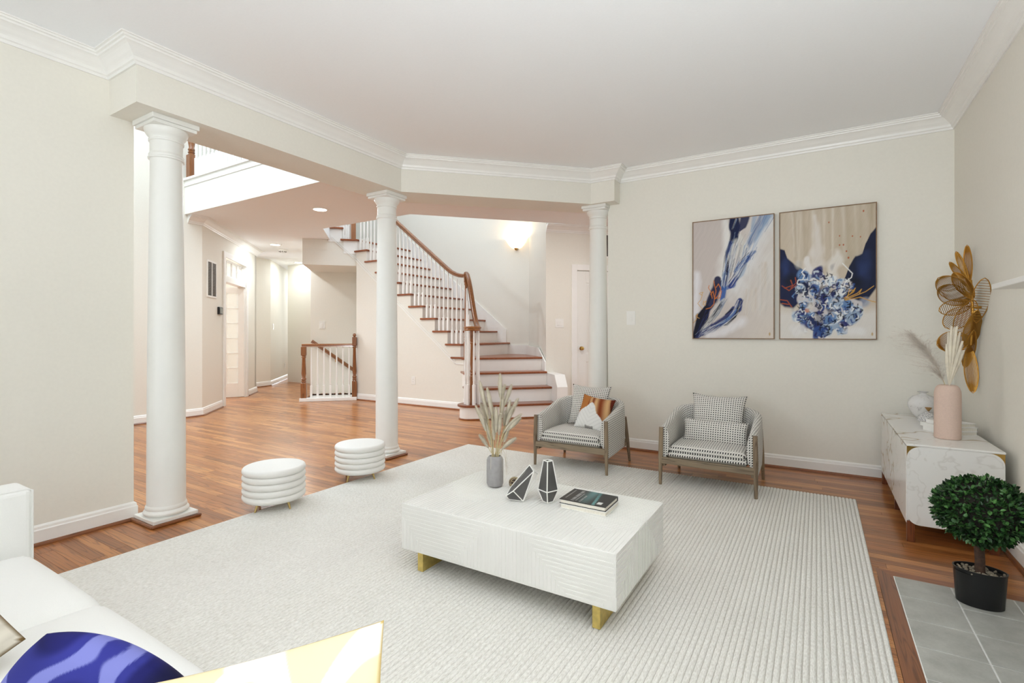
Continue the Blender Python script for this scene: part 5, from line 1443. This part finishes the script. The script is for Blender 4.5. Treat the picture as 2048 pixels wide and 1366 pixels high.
# ================================================================= PAINTINGS
class Canvas:
    def __init__(s, W, Hh, bg):
        s.W, s.H = W, Hh; s.img = np.zeros((Hh + 1, W + 1, 3)) + lc(bg)
        s.u, s.v = np.meshgrid(np.linspace(0, 1, W + 1), np.linspace(0, 1, Hh + 1)); s.asp = Hh / W
        rs = np.random.RandomState(4); s.nz = np.zeros_like(s.u)
        for k in range(28):
            fx, fy = rs.uniform(-9, 9), rs.uniform(-9, 9); s.nz += np.sin(2 * PI * (fx * s.u + fy * s.v) + rs.uniform(0, 6)) / (1 + .25 * math.hypot(fx, fy))
        s.nz /= 6.0
        s.st = np.zeros_like(s.u); q_ = s.u * .86 - s.v * s.asp * .40; along = s.u * .4 + s.v * s.asp * .86
        for k in range(40):
            fq = rs.uniform(12, 90); s.st += np.sin(2 * PI * (fq * q_ + rs.uniform(-2.5, 2.5) * along) + 3 * s.nz + rs.uniform(0, 6)) / (1 + fq * .02)
        s.st /= 5.0
    def blend(s, mask, rgb): m = np.clip(mask, 0, 1)[..., None]; s.img = s.img * (1 - m) + lc(rgb) * m
    WS = 1.0
    def stroke(s, pts, wid, rgb, alpha=1.0, soft=.35, rag=.3, streak=0.0):
        d = np.full(s.u.shape, 9.0); tt = np.zeros_like(s.u); n = len(pts) - 1
        ws_ = [w_ * s.WS for w_ in wid] if isinstance(wid, (list, tuple)) else [wid] * (n + 1)
        wl = np.zeros_like(s.u) + .01
        for i in range(n):
            (x0, y0), (x1, y1) = pts[i], pts[i + 1]; dx, dy = x1 - x0, (y1 - y0) * s.asp; L2 = dx * dx + dy * dy + 1e-9
            t = np.clip(((s.u - x0) * dx + (s.v - y0) * s.asp * dy) / L2, 0, 1)
            dist = np.hypot(s.u - x0 - t * dx, (s.v - y0) * s.asp - t * dy); w_ = ws_[i] + (ws_[i + 1] - ws_[i]) * t
            q_ = dist / np.maximum(w_, 1e-4); up_ = q_ < d; d = np.where(up_, q_, d); wl = np.where(up_, w_, wl)
        m = np.clip((1 - d + rag * s.nz) / max(soft, 1e-3), 0, 1) * alpha
        if streak: m = m * np.clip(1 - streak * (.5 + .8 * s.st), 0, 1)
        s.blend(m, rgb)
    def brushy(s, pts, width, pal, n, rng, thin=(.004, .012), alpha=.75):
        for _ in range(n):
            i0 = rng.randint(0, len(pts) - 2); i1 = min(len(pts) - 1, i0 + rng.randint(1, 2)); o = rng.uniform(-1, 1) * width; o2 = o + rng.uniform(-.3, .3) * width
            P = [(pts[k][0] + (o if k == i0 else o2), pts[k][1] + rng.uniform(-.02, .02)) for k in range(i0, i1 + 1)]; w0 = rng.uniform(*thin)
            s.stroke(P, [w0 * .6] + [w0] * (len(P) - 2) + [w0 * .3], rng.choice(pal), alpha, .7, .5, .5)
    def finish(s, k=.10): s.img = np.clip(s.img * (1 + k * s.st[..., None]), 0, 1)
    def blob(s, x, y, rx, ry, rgb, alpha=1.0, soft=.3, rag=.5): 
        d = np.hypot((s.u - x) / rx, (s.v - y) / ry); s.blend(np.clip((1 - d + rag * s.nz) / soft, 0, 1) * alpha, rgb)
def frame_painting(label, x0, x1, z0, z1, cv):
    yw = YR - .002; root = thing('painting', label, 'painting', ((x0 + x1) / 2, yw, z0), 0, 'paintings on the back wall')
    W_, H_ = x1 - x0, z1 - z0; fw = .007; dp = .03; hw = W_ / 2
    for (a0, a1, b0, b1) in ((-hw, hw, 0, fw), (-hw, hw, H_ - fw, H_), (-hw, -hw + fw, fw, H_ - fw), (hw - fw, hw, fw, H_ - fw)):
        MB().box(a0, a1, -dp, 0, b0, b1).build('frame_bar', 'leg_frame', root)
    m = MB(); m.grid(lambda u, v: (-hw + fw + (W_ - 2 * fw) * u, -dp + .004, fw + (H_ - 2 * fw) * v), cv.W, cv.H)
    o = m.build('canvas', 'canvas_paint', root, recalc=False)
    at = o.data.color_attributes.new('paint', 'FLOAT_COLOR', 'POINT')
    img = np.clip(cv.img, 0, 1).reshape(-1, 3); at.data.foreach_set('color', np.concatenate([img, np.ones((len(img), 1))], 1).astype(np.float32).ravel())
    MB().box(-hw + fw, hw - fw, -dp + .005, -.002, fw, H_ - fw).build('backing', 'paper', root)
simple('leg_frame', (128, 98, 66), 0.5, var=0.2)
# -- left: blue sweeping strokes on pale ground  (u right, v up)
A = Canvas(170, 270, (200, 190, 184))
A.WS = 1.4
A.blend(np.clip((A.u - .35) * 1.6 + .3 * A.nz, 0, 1) * .75, (222, 218, 212)); A.blend(np.clip(.55 - A.v, 0, 1) * np.clip(A.u - .4, 0, 1) * 1.6, (214, 198, 182)); A.blend(np.clip(.25 - A.u, 0, 1) * 2 * np.clip(A.v - .4, 0, 1), (196, 182, 178))
A.stroke([(.05, .55), (.03, .2)], [.05, .06], (232, 230, 234), .8, .8); A.stroke([(.42, .98), (.45, .75), (.38, .5)], [.05, .07, .09], (232, 230, 226), .8, .8)
A.stroke([(.98, .98), (.8, .78), (.70, .62), (.55, .40)], [.10, .12, .12, .12], (224, 224, 224), .7, .9)
A.stroke([(.90, 1.0), (.80, .90), (.73, .80), (.70, .73)], [.055, .06, .04, .015], (66, 100, 150), .85, .5, .5, .5); A.stroke([(.97, 1.0), (.84, .86), (.74, .70)], [.03, .03, .012], (128, 158, 190), .7, .7, .6, .4); A.stroke([(.78, 1.0), (.74, .88)], [.03, .015], (150, 172, 196), .7, .6)
A.stroke([(.52, 1.0), (.55, .90), (.53, .82), (.50, .80)], [.055, .05, .045, .02], (20, 28, 66), 1, .3, .5); A.stroke([(.67, 1.0), (.64, .93), (.60, .89)], [.05, .04, .008], (24, 32, 72), .95, .3, .5)
A.stroke([(.49, .80), (.46, .72), (.44, .62), (.42, .50), (.41, .42)], [.025, .035, .022, .026, .02], (40, 62, 122), .95, .4, .6); A.stroke([(.46, .70), (.445, .60), (.42, .48)], [.012, .012, .01], (14, 18, 44), .9, .5)
A.stroke([(.56, .80), (.50, .68), (.50, .58)], [.06, .05, .02], (206, 204, 198), .8, .5, .8, .3); A.stroke([(.60, .86), (.66, .74), (.62, .68)], [.03, .05, .03], (214, 212, 206), .8, .6, .8)
A.stroke([(.70, .66), (.62, .62), (.58, .55), (.50, .46), (.44, .42)], [.025, .03, .025, .045, .02], (58, 90, 158), .9, .4, .7, .2); A.stroke([(.78, .71), (.68, .66)], [.02, .02], (66, 104, 160), .7, .6); A.stroke([(.66, .62), (.62, .53), (.56, .49)], [.022, .03, .012], (170, 184, 200), .9, .5); A.stroke([(.54, .50), (.48, .43)], [.035, .02], (44, 62, 134), .9, .4)
A.stroke([(.40, .42), (.385, .34), (.37, .27)], [.03, .03, .015], (52, 92, 160), .95, .4, .5)
A.stroke([(.32, .50), (.30, .42), (.25, .32), (.18, .25)], [.035, .055, .055, .04], (22, 26, 66), .97, .3, .4); A.stroke([(.18, .25), (.12, .17), (.07, .09), (.02, .0)], [.04, .07, .045, .02], (16, 16, 36), 1, .25, .4); A.stroke([(.40, .33), (.30, .22), (.16, .10), (.06, .0)], [.018, .035, .025, .012], (198, 198, 194), .85, .5, .8, .3); A.stroke([(.36, .28), (.24, .15), (.20, .13)], [.014, .014, .006], (40, 42, 60), .8, .5, .8)
A.stroke([(.52, .25), (.42, .17), (.28, .10), (.12, .04), (.05, .0)], [.02, .04, .045, .03, .016], (32, 44, 100), .95, .35, .6); A.stroke([(.60, .31), (.58, .24), (.50, .18), (.40, .13)], [.028, .034, .03, .01], (34, 52, 116), .97, .35, .5); A.stroke([(.60, .26), (.54, .18), (.44, .115), (.40, .11)], [.008, .014, .012, .008], (12, 14, 28), .95, .4); A.stroke([(.58, .25), (.50, .24), (.42, .20)], [.006, .01, .006], (12, 14, 28), .9, .5); A.stroke([(.55, .235), (.47, .175)], [.02, .02], (96, 130, 190), .7, .8)
ra = random.Random(2)
BL = [(28, 38, 84), (48, 74, 136), (92, 126, 176), (150, 172, 198), (212, 212, 208), (16, 18, 40), (226, 226, 226)]
A.brushy([(.93, 1.0), (.82, .88), (.73, .76), (.68, .66), (.60, .56)], .10, [(70, 104, 154), (110, 142, 184), (168, 186, 206), (218, 220, 222)], 26, ra)
A.brushy([(.60, 1.0), (.56, .90), (.52, .80), (.47, .68), (.43, .54), (.40, .42)], .055, BL, 34, ra)
A.brushy([(.66, .86), (.60, .76), (.56, .66), (.52, .56)], .07, [(206, 204, 198), (190, 186, 176), (150, 160, 176), (60, 70, 96), (228, 228, 226)], 26, ra, (.003, .009))
A.brushy([(.74, .70), (.64, .62), (.56, .54), (.46, .44)], .05, BL, 24, ra)
A.brushy([(.34, .48), (.27, .34), (.17, .22), (.08, .09), (.02, .0)], .05, [(20, 22, 54), (34, 44, 96), (14, 14, 30), (60, 80, 130)], 20, ra)
A.brushy([(.42, .32), (.32, .22), (.20, .12), (.08, .02)], .05, [(204, 204, 200), (170, 176, 182), (40, 44, 66), (226, 224, 214), (120, 130, 150)], 30, ra, (.003, .008))
A.brushy([(.60, .30), (.55, .22), (.45, .15), (.30, .10), (.14, .04)], .045, BL, 30, ra)
A.brushy([(.80, .60), (.78, .40), (.74, .2)], .18, [(220, 210, 198), (206, 188, 168), (226, 224, 220), (198, 192, 184)], 18, ra, (.015, .04), .35)
A.stroke([(.62, .14), (.42, .06), (.2, .02)], [.07, .06, .05], (232, 230, 232), .75, .8)
for pts in ([(.17, .25), (.23, .26), (.27, .29), (.28, .34), (.26, .40), (.23, .37)], [(.28, .33), (.34, .37), (.36, .42), (.33, .46), (.30, .43)], [(.28, .34), (.30, .40), (.28, .45), (.27, .49)], [(.28, .34), (.35, .34), (.37, .40)], [(.25, .34), (.23, .40), (.20, .43), (.21, .45)]): A.stroke(pts, .0065, (206, 116, 44), 1, .6, .1)
for pts in ([(.12, .37), (.10, .33), (.06, .30), (.09, .275), (.12, .25)], [(.09, .39), (.13, .395), (.11, .37), (.08, .385)], [(.14, .30), (.17, .32), (.16, .28), (.13, .29), (.14, .32)], [(.0, .13), (.04, .16), (.06, .21), (.03, .19), (.08, .17)]): A.stroke(pts, .0055, (204, 158, 88), 1, .7, .1)
A.blob(.955, .035, .012, .018, (190, 152, 80), .8, .4, .2)
A.finish(.035)
frame_painting('abstract painting of sweeping blue strokes on pale ground, left of the pair', -.963, -.305, 1.072, 2.126, A)
# -- right: blue and white blossoms between dark masses
B = Canvas(190, 270, (200, 186, 166))
for k in range(26):
    rs = random.Random(k); x = rs.random(); B.stroke([(x, 1.0), (x + rs.uniform(-.04, .04), rs.uniform(.5, .7))], rs.uniform(.012, .05), rs.choice([(216, 206, 192), (180, 164, 140), (206, 194, 178), (224, 218, 208), (190, 176, 154)]), .55, .9, .6)
B.blob(.80, .72, .25, .3, (186, 174, 150), .5, .9); B.stroke([(.38, .95), (.42, .7), (.36, .5)], [.03, .08, .12], (226, 220, 214), .8, .8, .8, .3); B.stroke([(.62, .66), (.55, .46)], [.05, .12], (232, 228, 222), .85, .7, .8, .3); B.stroke([(.30, .62), (.33, .48)], [.03, .09], (230, 226, 222), .85, .7, .8)
B.blend(np.clip((.28 - B.v + .03 * B.nz) / .1, 0, 1), (222, 217, 210))
def mass(pts, rgb):
    m = np.zeros_like(B.u)
    bound = np.interp(B.u, [p[0] for p in pts], [p[1] for p in pts]); return bound
L_hi = np.interp(B.u, [0, .05, .08, .16, .24, .32, .36], [.72, .71, .64, .59, .55, .47, .35]); L_lo = np.interp(B.u, [0, .05, .15, .25, .36], [.27, .24, .23, .30, .35])
B.blend(np.clip((L_hi - B.v + .012 * B.nz) / .012, 0, 1) * np.clip((B.v - L_lo) / .02, 0, 1) * (B.u < .36), (24, 32, 66))
R_hi = np.interp(B.u, [.62, .68, .74, .80, .87, .90, .95, 1.0], [.36, .44, .56, .62, .64, .72, .79, .83]); R_lo = np.interp(B.u, [.62, .75, .84, .92, 1.0], [.30, .26, .22, .28, .36])
B.blend(np.clip((R_hi - B.v + .012 * B.nz) / .012, 0, 1) * np.clip((B.v - R_lo) / .02, 0, 1) * (B.u > .62), (20, 28, 56))
B.blob(.88, .52, .09, .16, (44, 62, 110), .6, .9, .6); B.blob(.06, .55, .06, .10, (44, 66, 120), .6, .9, .6); B.blob(.10, .45, .10, .09, (12, 14, 28), .7, .8, .6); B.blob(.80, .42, .14, .06, (12, 16, 30), .8, .7, .6); B.blob(.20, .58, .05, .04, (188, 186, 180), .6, .7); B.blob(.90, .27, .07, .05, (150, 158, 178), .8, .6, .6)
rs = random.Random(21)
pal = [(26, 38, 84), (44, 74, 136), (96, 130, 178), (190, 202, 214), (228, 230, 230), (18, 20, 38), (40, 46, 104), (150, 168, 192), (204, 198, 198)]
cent = [(.22, .40), (.32, .46), (.42, .50), (.20, .33), (.36, .37), (.50, .36), (.48, .45), (.58, .42), (.64, .34), (.28, .27), (.42, .28), (.54, .27), (.66, .26), (.78, .24), (.20, .17), (.34, .20), (.48, .19), (.62, .17), (.74, .14), (.38, .10), (.54, .09), (.66, .07), (.46, .04), (.32, .12), (.80, .19), (.26, .48), (.38, .42), (.70, .20), (.58, .33)]
cent += [(.5 + .33 * math.cos(a_) * q_, .25 + .22 * math.sin(a_) * q_) for a_, q_ in ((rs.uniform(0, 6.28), math.sqrt(rs.random())) for _ in range(34))]
B.blob(.48, .26, .30, .22, (34, 44, 84), .9, .5, .8)
for (cx, cy) in cent:
    base = rs.choice(pal[:5] + pal[6:]); B.blob(cx, cy, rs.uniform(.055, .085), rs.uniform(.042, .062), base, .95, .25, .6)
    for _ in range(7):
        a = rs.uniform(0, 2 * PI); rr = rs.uniform(.01, .05); x, y = cx + rr * math.cos(a), cy + rr * math.sin(a) * .7
        B.stroke([(x, y), (x + .035 * math.cos(a + 1.3), y + .026 * math.sin(a + 1.3)), (x + .05 * math.cos(a + 2.0), y + .03 * math.sin(a + 2.0))], [.012, .010, .004], rs.choice(pal), .9, .5, .5)
    for _ in range(3):
        a = rs.uniform(0, 2 * PI); x, y = cx + .04 * math.cos(a), cy + .03 * math.sin(a); B.stroke([(x, y), (x + .03 * math.cos(a + 1.6), y + .02 * math.sin(a + 1.6))], [.006, .003], (16, 18, 34), .95, .5, .4)
for _ in range(70):
    a_, q_ = rs.uniform(0, 6.28), math.sqrt(rs.random()); x, y = .5 + .34 * math.cos(a_) * q_, .26 + .24 * math.sin(a_) * q_; t_ = rs.uniform(0, 6.28)
    B.stroke([(x, y), (x + .03 * math.cos(t_), y + .022 * math.sin(t_)), (x + .05 * math.cos(t_ + .7), y + .036 * math.sin(t_ + .7))], [.004, .010, .003], rs.choice([(16, 18, 34), (22, 28, 60), (232, 234, 234), (16, 18, 34)]), .9, .5, .5)
B.blob(.80, .06, .16, .05, (232, 230, 228), .8, .6, .8); B.blob(.20, .07, .10, .06, (230, 228, 226), .7, .6, .8)
B.blob(.30, .22, .03, .02, (196, 110, 56), .8, .5, .6); B.blob(.33, .25, .05, .05, (222, 214, 202), .6, .6, .6)
B.stroke([(.28, .55), (.24, .52), (.27, .49), (.25, .46), (.20, .46), (.19, .43), (.25, .42)], .007, (236, 236, 234), 1, .5, .1); B.stroke([(.67, .57), (.72, .53), (.77, .49), (.76, .46), (.70, .43), (.68, .39), (.65, .40)], .007, (236, 236, 234), 1, .5, .1)
for pts in ([(.02, .42), (.10, .38), (.18, .42)], [(.05, .40), (.14, .42), (.12, .46)], [(.12, .40), (.18, .44), (.17, .48)], [(.0, .31), (.08, .30), (.13, .25)], [(.02, .28), (.10, .27)]): B.stroke(pts, .007, (176, 82, 36), .9, .6, .3)
for pts in ([(.69, .31), (.78, .35), (.80, .38), (.74, .33)], [(.69, .30), (.82, .34), (.86, .37), (.84, .34)], [(.70, .295), (.90, .35), (.98, .39)], [(.70, .29), (.85, .31), (.95, .28), (1.0, .27)], [(.72, .31), (.74, .37), (.79, .36)]): B.stroke(pts, .006, (206, 156, 70), .95, .6, .2)
for (x, y) in ((.53, .89), (.88, .95), (.64, .78), (.77, .77), (.85, .76), (.64, .71), (.68, .71), (.71, .66), (.73, .61)): B.blob(x, y, .009, .008, (176, 84, 44), .95, .4, .4)
B.blob(.965, .035, .011, .016, (190, 152, 80), .8, .4, .2)
B.finish(.03)
frame_painting('abstract painting of blue and white blossoms between dark masses, right of the pair', -.27, .39, 1.072, 2.126, B)
